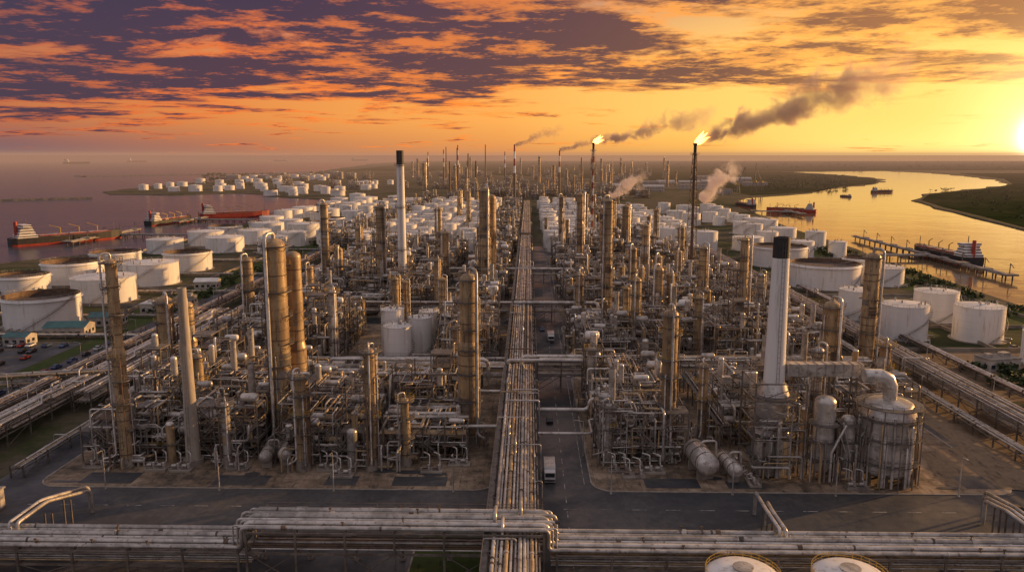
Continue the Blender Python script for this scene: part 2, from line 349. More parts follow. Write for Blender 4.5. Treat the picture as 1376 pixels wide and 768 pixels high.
# ------------------------------------------------------------------ pipe rack
def rack(name,p0,p1,width,levels,seed=0,npipe=10,step=7.,loops=True,n=8,post='steel',rmax=.36,rails=True):
    r=random.Random(seed); b=MB(); P=Vector((*p0,0)); Q=Vector((*p1,0)); L=(Q-P).length; u=(Q-P)/L; v=Vector((-u.y,u.x,0))
    T=lambda a,c,z: tuple(P+u*a+v*c+Vector((0,0,z)))
    W=width/2; nb=max(1,int(L/step)); top=max(levels)
    for i in range(nb+1):
        a=i*L/nb
        for sgn in(-1,1): b.beam(T(a,sgn*W,0),T(a,sgn*W,top+.6),.32,post)
        for z in levels: b.beam(T(a,-W,z),T(a,W,z),.32,post)
        if i%3==0 and i<nb:
            for sgn in(-1,1):
                b.beam(T(a,sgn*W,.2),T(a+L/nb,sgn*W,levels[0]),.16,post)
        if i%2: b.beam(T(a,-W,levels[0]),T(a,0,levels[0]*.4),.12,post); 
    for z in levels:
        for sgn in(-1,1): b.beam(T(0,sgn*W,z-.05),T(L,sgn*W,z-.05),.26,post)
    for li,z in enumerate(levels):
        c=-W+.4
        while c<W-.4:
            rad=r.choice([.12,.16,.2,.25,.3,rmax]); c+=rad
            if c+rad>W-.15: break
            m=r.choice(['galv','galv2','galv','galv2','galv','tan','rust','galv'])
            zz_=z+.2+rad
            pts=[T(0,c,zz_)]
            if loops and r.random()<.35:
                a=r.uniform(.1,.5)*L
                while a<L-14:
                    hh=1.4+r.random(); pts+=[T(a,c,zz_),T(a,c,zz_+hh),T(a+4,c,zz_+hh),T(a+4,c,zz_)]; a+=r.uniform(45,90)
            pts.append(T(L,c,zz_)); b.sweep(pts,rad,n,m,bev=rad*2)
            for _ in range(int(L/22)):
                a=r.uniform(2,L-2); b.sweep([T(a,c,zz_),T(a+.35,c,zz_)],rad*1.35,n,r.choice(['galv2','rust','dark']))
            if r.random()<.5:
                a=r.uniform(3,L-3); sgn=r.choice((-1,1))
                b.sweep([T(a,c,zz_),T(a,c,zz_+rad+.7),T(a,sgn*(W+.9),zz_+rad+.7),T(a,sgn*(W+.9),.3)],rad*.7,6,m,bev=.4)
            c+=rad+r.uniform(.06,.25)
    if rails:
        zt=top+.4
        for a in range(nb):
            b.rail([T(a*L/nb,W+.9,zt),T((a+1)*L/nb,W+.9,zt)],'steel')
        s0=b.mi('deck'); base=len(b.v); b.v+=[T(0,W,zt),T(L,W,zt),T(L,W+.95,zt),T(0,W+.95,zt)]; b.face((base,base+1,base+2,base+3),s0)
    return b.obj(name)
rack('pipe_rack',(-2.2,110),(-2.2,232),8.4,[5.2,8.2],1)
rack('pipe_rack',(-2.2,236),(-2.2,338),8.4,[5.2,8.2],2)
rack('pipe_rack',(-2.2,341),(-2.2,620),8.4,[5.2,8.2],3,step=9)
rack('pipe_rack',(-2.2,640),(-2.2,1100),9,[5.5,8.5],4,step=15,rails=False)
rack('pipe_rack',(-108,234),(-7,234),6,[5,7.6],5); rack('pipe_rack',(3,236),(105,236),6,[5,7.6,9.6],6)
rack('pipe_rack',(-108,335),(-7,335),6,[5,8],7); rack('pipe_rack',(3,335),(105,335),6,[5,8],8)
rack('pipe_rack',(-120,439),(110,439),6,[5,8],9,step=9)
rack('pipe_rack',(-62.5,192),(-62.5,232),2.6,[5,7],31,step=6); rack('pipe_rack',(49,186),(49,232),2.6,[6],32,step=6)
rack('pipe_rack',(-108,254),(-7,254),3,[4.4],33); rack('pipe_rack',(14,284),(105,284),3.4,[5],34); rack('pipe_rack',(-108,384),(-7,384),4,[6],35); rack('pipe_rack',(14,392),(105,392),4,[6],36)
for i,(xx,ya,yb,ww) in enumerate([(-134,100,332,8),(-143,100,600,5),(-126,210,560,5),(-115.5,165,560,3),(127,100,560,8),(118,170,560,4),(147,130,420,4)]):
    rack('pipe_rack',(xx,ya),(xx,yb),ww,[3.2,5.6] if ww>4 else [2.2],20+i,step=9,rails=False)
rack('pipe_rack',(-190,214),(-126,232),5,[4,6.2],41,rails=False); rack('pipe_rack',(-260,300),(-148,300),4,[1.2],42,rails=False,loops=False)
for i in range(7):
    yy=340+i*62; rack('pipe_rack',(-230-R.uniform(0,40),yy-2),(-148,yy),3,[1.1],50+i,rails=False,loops=False,step=12)
b=MB()
for (pts,rad) in (([(3.5,229,10.9),(22,229,10.9),(22,229,4)],.75),([(-6,228,10),(-6,228,11.2),(20,228,11.2),(30,222,11.2),(30,222,3)],.5),([(-2,231,8.9),(-2,231,11.6),(24,231,11.6),(24,218,11.6),(24,218,5)],.6),
   ([(-7,210,7),(-14,210,7),(-14,210,12),(-38,210,12),(-38,205,3)],.5),([(-108,229,9),(-60,229,9),(-60,229,11),(-12,229,11),(-12,229,5)],.6),([(-7,183,6.5),(-18,183,6.5),(-18,183,3),(-20,178,3)],.45),([(2.5,196,6.5),(16,196,6.5),(16,196,9.5),(28,196,9.5)],.55),
   ([(2.5,180,5.9),(15.5,180,5.9),(15.5,190,5.9),(24,190,5.9)],.35),([(-6,330,9.5),(14,330,9.5),(30,330,9.5),(30,326,3)],.7)):
    b.sweep(pts,rad,12,'galv2',bev=rad*2.4)
b.obj('transfer_pipeline')
# foreground pipe bridge
b=MB(); r=random.Random(11)
def bents(x0,x1,st,y0,y1,zs):
    n=max(1,round((x1-x0)/st))
    for i in range(n+1):
        xx=x0+(x1-x0)*i/n
        for yy in(y0,y1):
            b.beam((xx,yy,0),(xx,yy,zs[-1]+.5),.36,'steel'); b.box(xx,yy,.25,.9,.9,.5,'conc')
        for z in zs: b.beam((xx,y0,z),(xx,y1,z),.34,'steel')
        if i<n and i%2==0:
            for yy in(y0,y1): b.beam((xx,yy,.3),(xx+(x1-x0)/n,yy,zs[0]),.14,'steel'); b.beam((xx+(x1-x0)/n,yy,.3),(xx,yy,zs[0]),.14,'steel')
    for z in zs:
        for yy in(y0,y1): b.beam((x0,yy,z-.02),(x1,yy,z-.02),.34,'steel')
bents(-125,-49,9.5,122,130.5,[3.2,5.6]); bents(-47.5,2.8,8.3,122,130.5,[5.6,9.2]); bents(5,125,9.2,122,130.5,[3.2,5.6])
yy=122.6; i=0
while yy<130.2:
    rad=r.choice([.16,.22,.28,.34,.42,.5]); yy+=rad; m=r.choice(['galv2','galv2','galv','galv2','galv','tan'])
    z0=5.8+rad; z1=9.4+rad
    xa=-48.6-(.9*(i%3)); xb=3.6+.7*(i%3)
    b.sweep([(-128,yy,z0),(xa,yy,z0),(xa,yy,z1),(xb,yy,z1),(xb,yy,z0),(128,yy,z0)],rad,12,m,bev=rad*2.2)
    for _ in range(12):
        xx=r.uniform(-120,120); zz2=z1 if xa<xx<xb else z0
        b.sweep([(xx,yy,zz2),(xx+r.choice([.2,.3,.8]),yy,zz2)],rad*1.22,12,r.choice(['galv','rust','dark','galv2']))
        if r.random()<.25: b.sweep([(xx,yy,zz2),(xx,yy,zz2+rad+.6)],.1,6,'rust'); b.sweep([(xx-.25,yy,zz2+rad+.6),(xx+.25,yy,zz2+rad+.6)],.14,8,'rust')
    yy+=rad+.12; i+=1
yy=122.8
while yy<130:
    rad=r.choice([.14,.2,.28]); yy+=rad
    b.sweep([(-128,yy,3.4+rad),(-47,yy,3.4+rad)],rad,8,r.choice(['galv','tan','galv2']))
    b.sweep([(4,yy,3.4+rad),(128,yy,3.4+rad)],rad,8,r.choice(['galv','tan','galv2']))
    b.sweep([(-47,yy,5.8+rad),(3,yy,5.8+rad)],rad,8,r.choice(['galv','rust','galv2']))
    yy+=rad+.35
b.rail([(-47+i_*5,131.6,9.2) for i_ in range(11)]); b.box(-22,131.1,9.15,50,1,.08,'deck')
for xx in(-92,-90.6,44,45,88,89.2,90.4):
    rad=.35; L=r.uniform(14,20)
    b.sweep([(xx,128,6.4),(xx,128,7.6),(xx,131+L*.35,7.6),(xx+2,131+L,5),(xx+2,131+L,.2)],rad,10,r.choice(['galv','galv2']),bev=.9)
    for yk in(136,142): b.beam((xx+1.2,yk,0),(xx+1.2,yk,5.6),.25)
b.obj('pipe_bridge')
# ------------------------------------------------------------------ process units
PM=['galv','galv','galv2','tan','rust','galv','steel','galv2']
def unit_mesh(seed,W,D,H,near=True):
    r=random.Random(seed); b=MB()
    xs=[-W/2+W*i/max(1,round(W/5)) for i in range(max(1,round(W/5))+1)]; ys=[-D/2+D*i/max(1,round(D/5.5)) for i in range(max(1,round(D/5.5))+1)]
    nl=max(2,int(H/4)); hs=[4.2*(i+1) for i in range(nl)]
    tops={}
    for i in range(len(xs)-1):
        for j in range(len(ys)-1): tops[i,j]=r.choice([1,1,2,2,3,nl,nl,max(1,nl-1)])
    def ct(i,j): return max([tops.get((i+a,j+c),0) for a in(-1,0) for c in(-1,0)])
    for i,x_ in enumerate(xs):
        for j,y_ in enumerate(ys):
            t=min(nl,ct(i,j))
            if t: b.beam((x_,y_,0),(x_,y_,hs[t-1]+r.choice([0,1.2])),.3,'steel')
    for (i,j),t in tops.items():
        t=min(t,nl)
        for l in range(t):
            z_=hs[l]; x0,x1,y0,y1=xs[i],xs[i+1],ys[j],ys[j+1]
            for p_,q_ in(((x0,y0),(x1,y0)),((x1,y0),(x1,y1)),((x1,y1),(x0,y1)),((x0,y1),(x0,y0))): b.beam((*p_,z_),(*q_,z_),.26,'steel')
            if r.random()<.5: b.box((x0+x1)/2,(y0+y1)/2,z_+.12+.001*l,x1-x0-.1,y1-y0-.1,.06,'deck')
            if r.random()<.45: b.rail([(x0,y0,z_+.15),(x1,y0,z_+.15)],'yellow' if r.random()<.15 else 'galv')
            if r.random()<.4: b.rail([(x1,y0,z_+.15),(x1,y1,z_+.15)])
            if r.random()<.3: zb=z_-4.2; b.beam((x0,y0,zb),(x1,y0,z_),.15); b.beam((x1,y0,zb),(x0,y0,z_),.15)
            e=r.random(); cx_,cy_=(x0+x1)/2,(y0+y1)/2
            if e<.22:
                rr=r.uniform(.6,1.2); b.hdrum((x0+1,cy_,z_+.5+rr),(x1-1,cy_,z_+.5+rr),rr,r.choice(['galv2','tan','galv','white']))
                for xx in(x0+1.6,x1-1.6): b.box(xx,cy_,z_+.35,.35,rr*1.5,.6,'rust')
            elif e<.30: b.box(cx_,cy_,z_+.9,r.uniform(1.2,2.4),r.uniform(1.2,2.4),1.5,r.choice(['galv','steel','rust']))
            elif e<.5:
                rr=r.uniform(.5,1.1); hh=r.uniform(2.5,5); b.lathe(cx_,cy_,[(rr,z_+.2),(rr,z_+hh)],12,r.choice(['galv2','tan','galv'])); b.dome(cx_,cy_,z_+hh,rr,rr*.6,12,'galv2')
            elif e<.58 and l==t-1:
                b.box(cx_,cy_,z_+1.1,x1-x0-.6,y1-y0-.6,1.1,'galv')
                for dx in(-1.2,1.2):
                    for dy in(-1.2,1.2): b.lathe(cx_+dx,cy_+dy,[(1.05,z_+1.66),(1.,z_+2.1),(.85,z_+2.1),(.85,z_+1.7),(.05,z_+1.72)],12,'dark')
    for _ in range(2):
        x_=r.uniform(-W/2,W/2-5); y_=-D/2-.9
        for l in range(min(3,nl)):
            z_=hs[l]-4.2; a,c=((x_,y_,z_),(x_+4.5,y_,z_+4.2)) if l%2==0 else ((x_+4.5,y_-.0,z_),(x_,y_,z_+4.2))
            for o_ in(-.4,.4): b.beam((a[0],a[1]+o_,a[2]),(c[0],c[1]+o_,c[2]),.14); b.beam((a[0],a[1]+o_,a[2]+1),(c[0],c[1]+o_,c[2]+1),.06,'yellow' if seed%3==0 else 'galv')
    for _ in range(int(W*D/45)):
        x_,y_=r.uniform(-W/2+1,W/2-1),r.uniform(-D/2-3,D/2-1); e=r.random()
        if e<.35:
            rr=r.uniform(.5,1.1); L=r.uniform(4,7); b.hdrum((x_-L/2,y_,rr+.9),(x_+L/2,y_,rr+.9),rr,r.choice(['galv2','tan','rust','galv']))
            for dx in(-L*.3,L*.3): b.box(x_+dx,y_,.6,.5,rr*1.6,1.2,'conc')
        elif e<.62:
            rr=r.uniform(.7,1.3); hh=r.uniform(4,12); b.lathe(x_,y_,[(rr,0),(rr,hh)],16,r.choice(['galv2','tan','galv','tan'])); b.dome(x_,y_,hh,rr,rr*.6,16,'galv2'); b.lathe(x_,y_,[(rr+.05,hh*.5),(rr+.9,hh*.5),(rr+.9,hh*.5+.15)],12,'deck')
        else:
            b.box(x_,y_,.4,2.2,1.2,.5,'conc'); b.sweep([(x_-.8,y_,1),(x_+.3,y_,1)],.4,10,r.choice(['rust','galv','dark'])); b.lathe(x_+.7,y_,[(.3,.6),(.3,1.5)],8,'galv')
    if seed%3==1:
        x_=-W/2+4; b.box(x_,0,6,6,8,7,'rust'); 
        for q in(-3.9,0,3.9): b.box(x_,q,6,6.3,.25,7.1,'steel')
        b.poly([(x_-3,-4,9.5),(x_+3,-4,9.5),(x_+.9,-1,12),(x_-.9,-1,12)],'rust');b.poly([(x_+3,-4,9.5),(x_+3,4,9.5),(x_+.9,1,12),(x_+.9,-1,12)],'rust')
        b.poly([(x_+3,4,9.5),(x_-3,4,9.5),(x_-.9,1,12),(x_+.9,1,12)],'rust');b.poly([(x_-3,4,9.5),(x_-3,-4,9.5),(x_-.9,-1,12),(x_-.9,1,12)],'rust')
        b.lathe(x_,0,[(.9,11.9),(.85,21)],14,'galv'); 
        for dx in(-2.5,2.5):
            for dy in(-3.5,3.5): b.beam((x_+dx,dy,0),(x_+dx,dy,2.6),.4)
    for _ in range(int(W*D*(.42 if near else .2))):
        rad=r.choice([.08,.1,.14,.18,.24,.34]); m=r.choice(PM)
        p_=[r.uniform(-W/2,W/2),r.uniform(-D/2-1.2,D/2),r.choice([.5,1.,2.4,4.6,5.,8.9,9.4]) if r.random()<.75 else r.uniform(.5,H)]
        p_[2]=min(p_[2],H); pts=[tuple(p_)]; ax=r.randrange(3)
        for s_ in range(r.randint(2,5)):
            ax=(ax+r.choice([1,2]))%3
            if ax==0: p_[0]=r.uniform(max(-W/2,p_[0]-9),min(W/2,p_[0]+9))
            elif ax==1: p_[1]=r.uniform(-D/2-1.2,D/2)
            else: p_[2]=r.choice([.5,2.4,4.6,6.4,8.9,min(H,13)])
            if (Vector(p_)-Vector(pts[-1])).length>.5: pts.append(tuple(p_))
        if len(pts)>1: b.sweep(pts,rad,6,m,bev=rad*2.5,caps=False)
    for _ in range(int(W/4)):
        y_=r.uniform(-D/2,D/2); z_=r.choice([1.,4.7,8.9,6.6]); rad=r.choice([.14,.2]); m=r.choice(['galv','galv2','tan'])
        for q in range(r.randint(3,6)): b.sweep([(-W/2,y_+q*rad*3,z_+rad),(W/2,y_+q*rad*3,z_+rad)],rad,6,m)
    return b.mesh('process_unit')
UN=[unit_mesh(s,21,18,h_) for s,h_ in((1,13),(2,13),(3,17),(4,13),(5,9),(6,21),(7,13),(8,17))]
UF=[unit_mesh(s,24,22,h_,False) for s,h_ in((21,13),(22,17),(23,13),(24,21))]
def put_unit(x_,y_,i=None,far=False):
    L=UF if far else UN; me=L[i if i is not None else R.randrange(len(L))]
    place('process_unit',me,(x_,y_,.15 if y_<560 else 0),0,(R.choice([1,-1]),1 if y_<330 else R.choice([1,-1]),R.uniform(.9,1.15)))
for (x_,y_,i) in [(-95,183,0),(-75,186,6),(-49,183,7),(-25,186,4),(-96,204,2),(-74,206,3),(-49,204,1),(-26,206,5),(-97,221.5,5),(-75,222.5,6),(-50,221.5,4),(-27,222.5,4),
                  (27,184,3),(27,204,1),(27,222,7),(59,196,2),(60,215,6),(84,196,0),(84,215,3),(100,222,4)]: put_unit(x_,y_,i)
for ya,yb in((268,322),(352,430),(455,558)):
    yy=ya
    while yy<yb:
        for xx in(-98,-76,-54,-22,27,49,71,93):
            if yy<300 and xx==-54 : continue
            if R.random()<.93: put_unit(xx+R.uniform(-1.5,1.5),yy+R.uniform(-1,1))
        yy+=18.6
# ------------------------------------------------------------------ columns
def column(h,r_,seed=0,n=20,body='tan',plat=True,top=None,twin=False):
    q=random.Random(seed); b=MB()
    def one(cx,cy,h,r_):
        b.lathe(cx,cy,[(r_*1.12,0),(r_*1.05,2.4)],n,'conc')
        if q.random()<.35: zc_=h*q.uniform(.45,.7); prof=[(r_*1.04,2.4),(r_*1.04,zc_),(r_*.86,zc_+1.5),(r_*.86,h)]; rt=r_*.86
        else: prof=[(r_,2.4),(r_,h)]; rt=r_
        b.lathe(cx,cy,prof,n,body)
        z_=3.
        while z_<h-1: rr=(rt if z_>h*.72 else r_*1.04)+.05; b.lathe(cx,cy,[(rr,z_),(rr+.07,z_+.03),(rr+.07,z_+.22),(rr,z_+.25)],n,'tan' if q.random()<.5 else 'rust'); z_+=q.choice([2.2,2.6,3.4])
        for _ in range(int(h/6)):
            za=q.uniform(3,h*.66); a=q.uniform(-3.4,.4); b.lathe(cx,cy,[(r_*1.04+.03,za),(r_*1.04+.03,za+q.uniform(1.5,4))],8,q.choice(['galv','rust','tan','steel']),a0=a,a1=a+q.uniform(.6,1.8))
        b.dome(cx,cy,h,rt,rt*.7,n,body); return rt
    rt=one(0,0,h,r_)
    if twin: one(r_*.9,r_*2.6,h*.93,r_*.85)
    if plat:
        z_=h; k_=0
        while z_>6:
            a0=q.uniform(0,6.28); sp=6.283 if k_==0 else q.uniform(2.6,5); R1=r_*1.05; R2=r_+1.1
            b.lathe(0,0,[(R1,z_-.1),(R2,z_-.1),(R2,z_+.12),(R1,z_+.12)],18,'deck',a0=a0,a1=a0+sp-.001)
            ns=max(6,int(sp*2.2)); pts=[(math.cos(a0+sp*t/ns)*R2,math.sin(a0+sp*t/ns)*R2,z_+.1) for t in range(ns+1)]
            b.rail(pts,'steel' if q.random()<.7 else 'yellow')
            for t in range(4): a=a0+sp*t/4; b.beam((math.cos(a)*R1,math.sin(a)*R1,z_-1.3),(math.cos(a)*R2,math.sin(a)*R2,z_-.1),.1)
            z_-=q.uniform(4,7); k_+=1
    a=q.uniform(-2.6,-.4); rp=max(.18,r_*.17); ex=r_+.55+rp
    b.sweep([(0,0,h+rt*.6),(0,0,h+rt*.7+1.3),(math.cos(a)*ex,math.sin(a)*ex,h+rt*.7+1.3),(math.cos(a)*ex,math.sin(a)*ex,3),(math.cos(a)*(ex+3),math.sin(a)*(ex+3),3)],rp,8,q.choice(['galv2','galv']),bev=rp*3)
    for _ in range(q.randint(2,4)):
        a=q.uniform(-3.1,0.2); rp=q.choice([.1,.14,.2]); ex=r_+.35+rp; zt=h*q.uniform(.4,.95)
        b.sweep([(math.cos(a)*r_*.8,math.sin(a)*r_*.8,zt),(math.cos(a)*ex,math.sin(a)*ex,zt),(math.cos(a)*ex,math.sin(a)*ex,1.5)],rp,6,q.choice(['galv','galv2','rust']),bev=.3)
    a=q.uniform(-2.4,-.6); c,s_=math.cos(a),math.sin(a); lx,ly=c*(r_+.35),s_*(r_+.35)
    for o_ in(-.28,.28): b.beam((lx-s_*o_,ly+c*o_,.5),(lx-s_*o_,ly+c*o_,h+1),.07)
    z_=1.
    while z_<h: b.beam((lx-s_*.28,ly+c*.28,z_),(lx+s_*.28,ly-c*.28,z_),.05); z_+=.9
    z_=3.
    while z_<h: b.lathe(lx+c*.3,ly+s_*.3,[(.45,z_),(.45,z_+.08)],8,'steel'); z_+=1.6
    for _ in range(12):
        x_,y_=q.uniform(-4.5,4.5),q.uniform(-4,4); z_=q.uniform(.6,6)
        b.sweep([(0,0,z_),(x_,0,z_),(x_,y_,z_),(x_,y_,.2)],q.choice([.12,.18,.25]),6,q.choice(PM),bev=.4)
    return b
COL=[(-93.8,172,48,1.45,'tan',0),(-62,188,50,2.7,'tan',1),(-52,171,22,1.5,'tan',0),(-113,309,30,2.2,'tan',0),(-103,393,47,1.9,'tan',0),(-71,373,47,2.1,'tan',0),
 (-36,171,28,1.25,'tan',0),(-14.7,188,42,2.4,'tan',0),(-28.4,173,16,1.1,'tan',0),(-22,393,54,3.1,'tan',1),(-92,323,25,1.8,'tan',0),(-102,468,28,2.5,'tan',0),(-65,254,27,1.4,'galv',0),
 (29.7,453,49,2.3,'tan',0),(33,323,53,2.1,'tan',0),(38.5,274,28,1.7,'tan',0),(33.5,180,35,1.8,'tan',0),(77,278,42,1.7,'tan',1),(72,320,34,1.7,'tan',0),
 (112,254,39,2.4,'tan',0),(81,206,32,2.3,'tan',0),(60,400,36,2.,'tan',0),(47,350,30,1.8,'tan',0),(82,420,33,2.2,'tan',0),(-45,420,30,2.,'tan',0),(-40,340,26,1.6,'tan',0),(-84,440,31,2,'tan',0),
 (22,520,44,2.,'tan',0),(64,515,38,2.4,'tan',0),(-60,520,36,2.4,'tan',0),(-30,480,28,1.8,'galv',0),(45,430,42,1.8,'tan',0),(-52,300,24,1.5,'tan',0),(-82,262,22,1.5,'tan',0),(58,262,24,1.5,'tan',0),
 (-70,172,15,1.,'galv',0),(-86,196,20,1.2,'tan',0),(-40,196,22,1.2,'galv',0),(-20,214,24,1.4,'tan',0),(19,176,14,1.,'galv',0),(44,190,20,1.2,'tan',0),(72,190,24,1.4,'galv',0),(18,214,18,1.2,'galv',0),(95,204,22,1.4,'tan',0),(-18,262,22,1.3,'tan',0),(20,300,26,1.5,'tan',0),(90,300,26,1.6,'galv',0)]
for i,(x_,y_,h_,r_,bd,tw) in enumerate(COL): column(h_,r_,100+i,body=bd,twin=bool(tw)).obj('distillation_column',(x_,y_,.15))
for dx in(0,5.6): column(28-dx*.3,2.4,300+int(dx),body='tan').obj('distillation_column',(-110+dx,230+dx*.4,.15))
CF=[column(h_,r_,400+i,n=10).mesh('distillation_column') for i,(h_,r_) in enumerate([(30,2.2),(42,2.2),(22,1.8),(36,3)])]
rc=random.Random(31)
for _ in range(36):
    x_=rc.choice([rc.uniform(-104,-12),rc.uniform(18,102)]); y_=rc.choice([rc.uniform(266,324),rc.uniform(350,430),rc.uniform(455,556)])
    s=rc.uniform(.5,.8); place('distillation_column',CF[rc.randrange(4)],(x_,y_,.15),rc.uniform(-.6,.6),(s,s,s*rc.uniform(.8,1.2)))
# stacks -------------------------------------------------
def stack(h,r0,r1,body,capm,hb,ladder=True,n=24,rings=True):
    b=MB()
    ih=h-hb; rr=r0+(r1-r0)*ih/h
    b.lathe(0,0,[(r0*1.35,0),(r0*1.35,1.2),(r0*1.02,1.2)],n,'conc')
    b.lathe(0,0,[(r0,1),(rr,ih)],n,body); b.lathe(0,0,[(rr+.01,ih),(r1+.06,h),(r1-.25,h),(r1-.3,h-3)],n,capm); b.lathe(0,0,[(r1-.3,h-2.9),(.05,h-3)],n,'black')
    if rings:
        for z_ in(h*.33,h*.62,h*.9):
            ra=r0+(r1-r0)*z_/h; b.lathe(0,0,[(ra,z_),(ra+1.1,z_),(ra+1.1,z_+.15),(ra,z_+.15)],18,'deck')
            b.rail([(math.cos(t*.524)*(ra+1.05),math.sin(t*.524)*(ra+1.05),z_+.1) for t in range(12)],closed=True)
    for o_ in(-.3,.3): b.beam((o_,-r0-.25,1),(o_,-r1-.25,h-1),.07,'steel')
    z_=2
    while z_<h-1: ra=r0+(r1-r0)*z_/h; b.beam((-.3,-ra-.25,z_),(.3,-ra-.25,z_),.05,'steel'); z_+=1.2
    return b
stack(74,2.3,1.8,'white','black',7).obj('chimney',(-64,393,.15))
stack(42,1.7,.95,'stack','stack',1,rings=False).obj('chimney',(-79,174,.15))
b=stack(54,2.7,1.75,'white','black',4.6,rings=False)
b.lathe(0,0,[(4.2,0),(4.2,9),(3.6,10),(3.6,18),(2.6,21)],28,'galv2')
for z_ in(4,9,13,18): b.lathe(0,0,[(3.5,z_),(5.4,z_),(5.4,z_+.18),(3.5,z_+.18)],20,'deck'); b.rail([(math.cos(t*.449)*5.3,math.sin(t*.449)*5.3,z_+.15) for t in range(14)],closed=True)
for sx in(-5.6,5.6):
    for sy in(-5.6,5.6):
        b.beam((sx,sy,0),(sx,sy,22),.34)
for z_ in(4,9,13,18,22):
    for s_ in(-5.6,5.6): b.beam((-5.6,s_,z_),(5.6,s_,z_),.26); b.beam((s_,-5.6,z_),(s_,5.6,z_),.26)
for za,zb in((0,4),(4,9),(9,13),(13,18),(18,22)):
    b.beam((-5.6,-5.6,za),(5.6,-5.6,zb),.16); b.beam((5.6,-5.6,za),(5.6,5.6,zb),.16); b.beam((-5.6,5.6,za),(-5.6,-5.6,zb),.16)
r=random.Random(8)
for _ in range(26):
    x_,y_=r.uniform(-6,6),-r.uniform(4.6,6.4); z_=r.uniform(2,18); b.sweep([(x_,y_,.4),(x_,y_,z_),(r.uniform(-6,6),y_,z_),(r.uniform(-6,6),0,z_)],r.choice([.1,.16,.25,.35]),7,r.choice(PM),bev=.5)
b.obj('chimney',(56,173,.15))
def flare(h,tw,rw=False):
    b=MB(); n=int(h/5)
    for i in range(n):
        z0,z1=h*i/n,h*(i+1)/n; w0,w1=tw*(1-.72*z0/h),tw*(1-.72*z1/h); m_='rust'
        c0=[(w0*math.cos(a),w0*math.sin(a),z0) for a in(-1.57,.52,2.62)]; c1=[(w1*math.cos(a),w1*math.sin(a),z1) for a in(-1.57,.52,2.62)]
        for j in range(3):
            k_=(j+1)%3; b.beam(c0[j],c1[j],.3,m_); b.beam(c0[j],c1[k_],.16,m_); b.beam(c1[j],c1[k_],.18,m_)
        b.lathe(0,0,[(.75,z0),(.75,z1)],12,'red' if (rw and i%2) else ('white' if rw else 'rust'))
    for z_ in(h*.5,h*.8,h-1): b.lathe(0,0,[(.7,z_),(2.6,z_),(2.6,z_+.2),(.7,z_+.2)],14,'deck'); b.rail([(2.5*math.cos(t*.7),2.5*math.sin(t*.7),z_+.2) for t in range(9)],closed=True)
    b.lathe(0,0,[(.75,h),(.9,h+.5),(.9,h+4),(1.2,h+4.6),(1.2,h+5.4),(.8,h+5.4)],12,'black'); return b
flare(73,4.2).obj('flare_stack',(92,440,0)); flare(76,4.,True).obj('flare_stack',(51,625,0))
def flame(L,loc,dr,s=1.):
    b=MB(); r=random.Random(int(L*3)); d=Vector(dr).normalized()
    for j in range(9):
        off=Vector((r.uniform(-.5,.5),r.uniform(-.5,.5),r.uniform(-.2,.6)))*s; l=L*r.uniform(.45,1); dd_=(d+Vector((r.uniform(-.25,.25),r.uniform(-.25,.25),r.uniform(-.2,.35)))).normalized()
        w=(.5+r.random()*.45)*s; P=[off+dd_*(l*t)+Vector((0,0,math.sin(t*3+j)*.35*s)) for t in(0,.15,.35,.6,.8,1)]
        i_=b.mi('flame'); n=10; u=dd_.cross(Vector((0,0,1))).normalized(); v=dd_.cross(u); b0=len(b.v)
        for c,k_ in zip(P,(.35,.8,1,.75,.4,.03)):
            for a in range(n): an=a*6.283/n; rr=w*k_*r.uniform(.85,1.15); q=c+(u*math.cos(an)+v*math.sin(an))*rr; b.v.append(tuple(q))
        for j2 in range(5):
            for a in range(n): c2=(a+1)%n; b.face((b0+j2*n+a,b0+j2*n+c2,b0+(j2+1)*n+c2,b0+(j2+1)*n+a),i_,True)
    return b.obj('flare_flame',loc)
flame(9,(92,440,78.2),(1,.2,.6),1.2); flame(11,(51,625,81),(1,.2,.45),1.3)
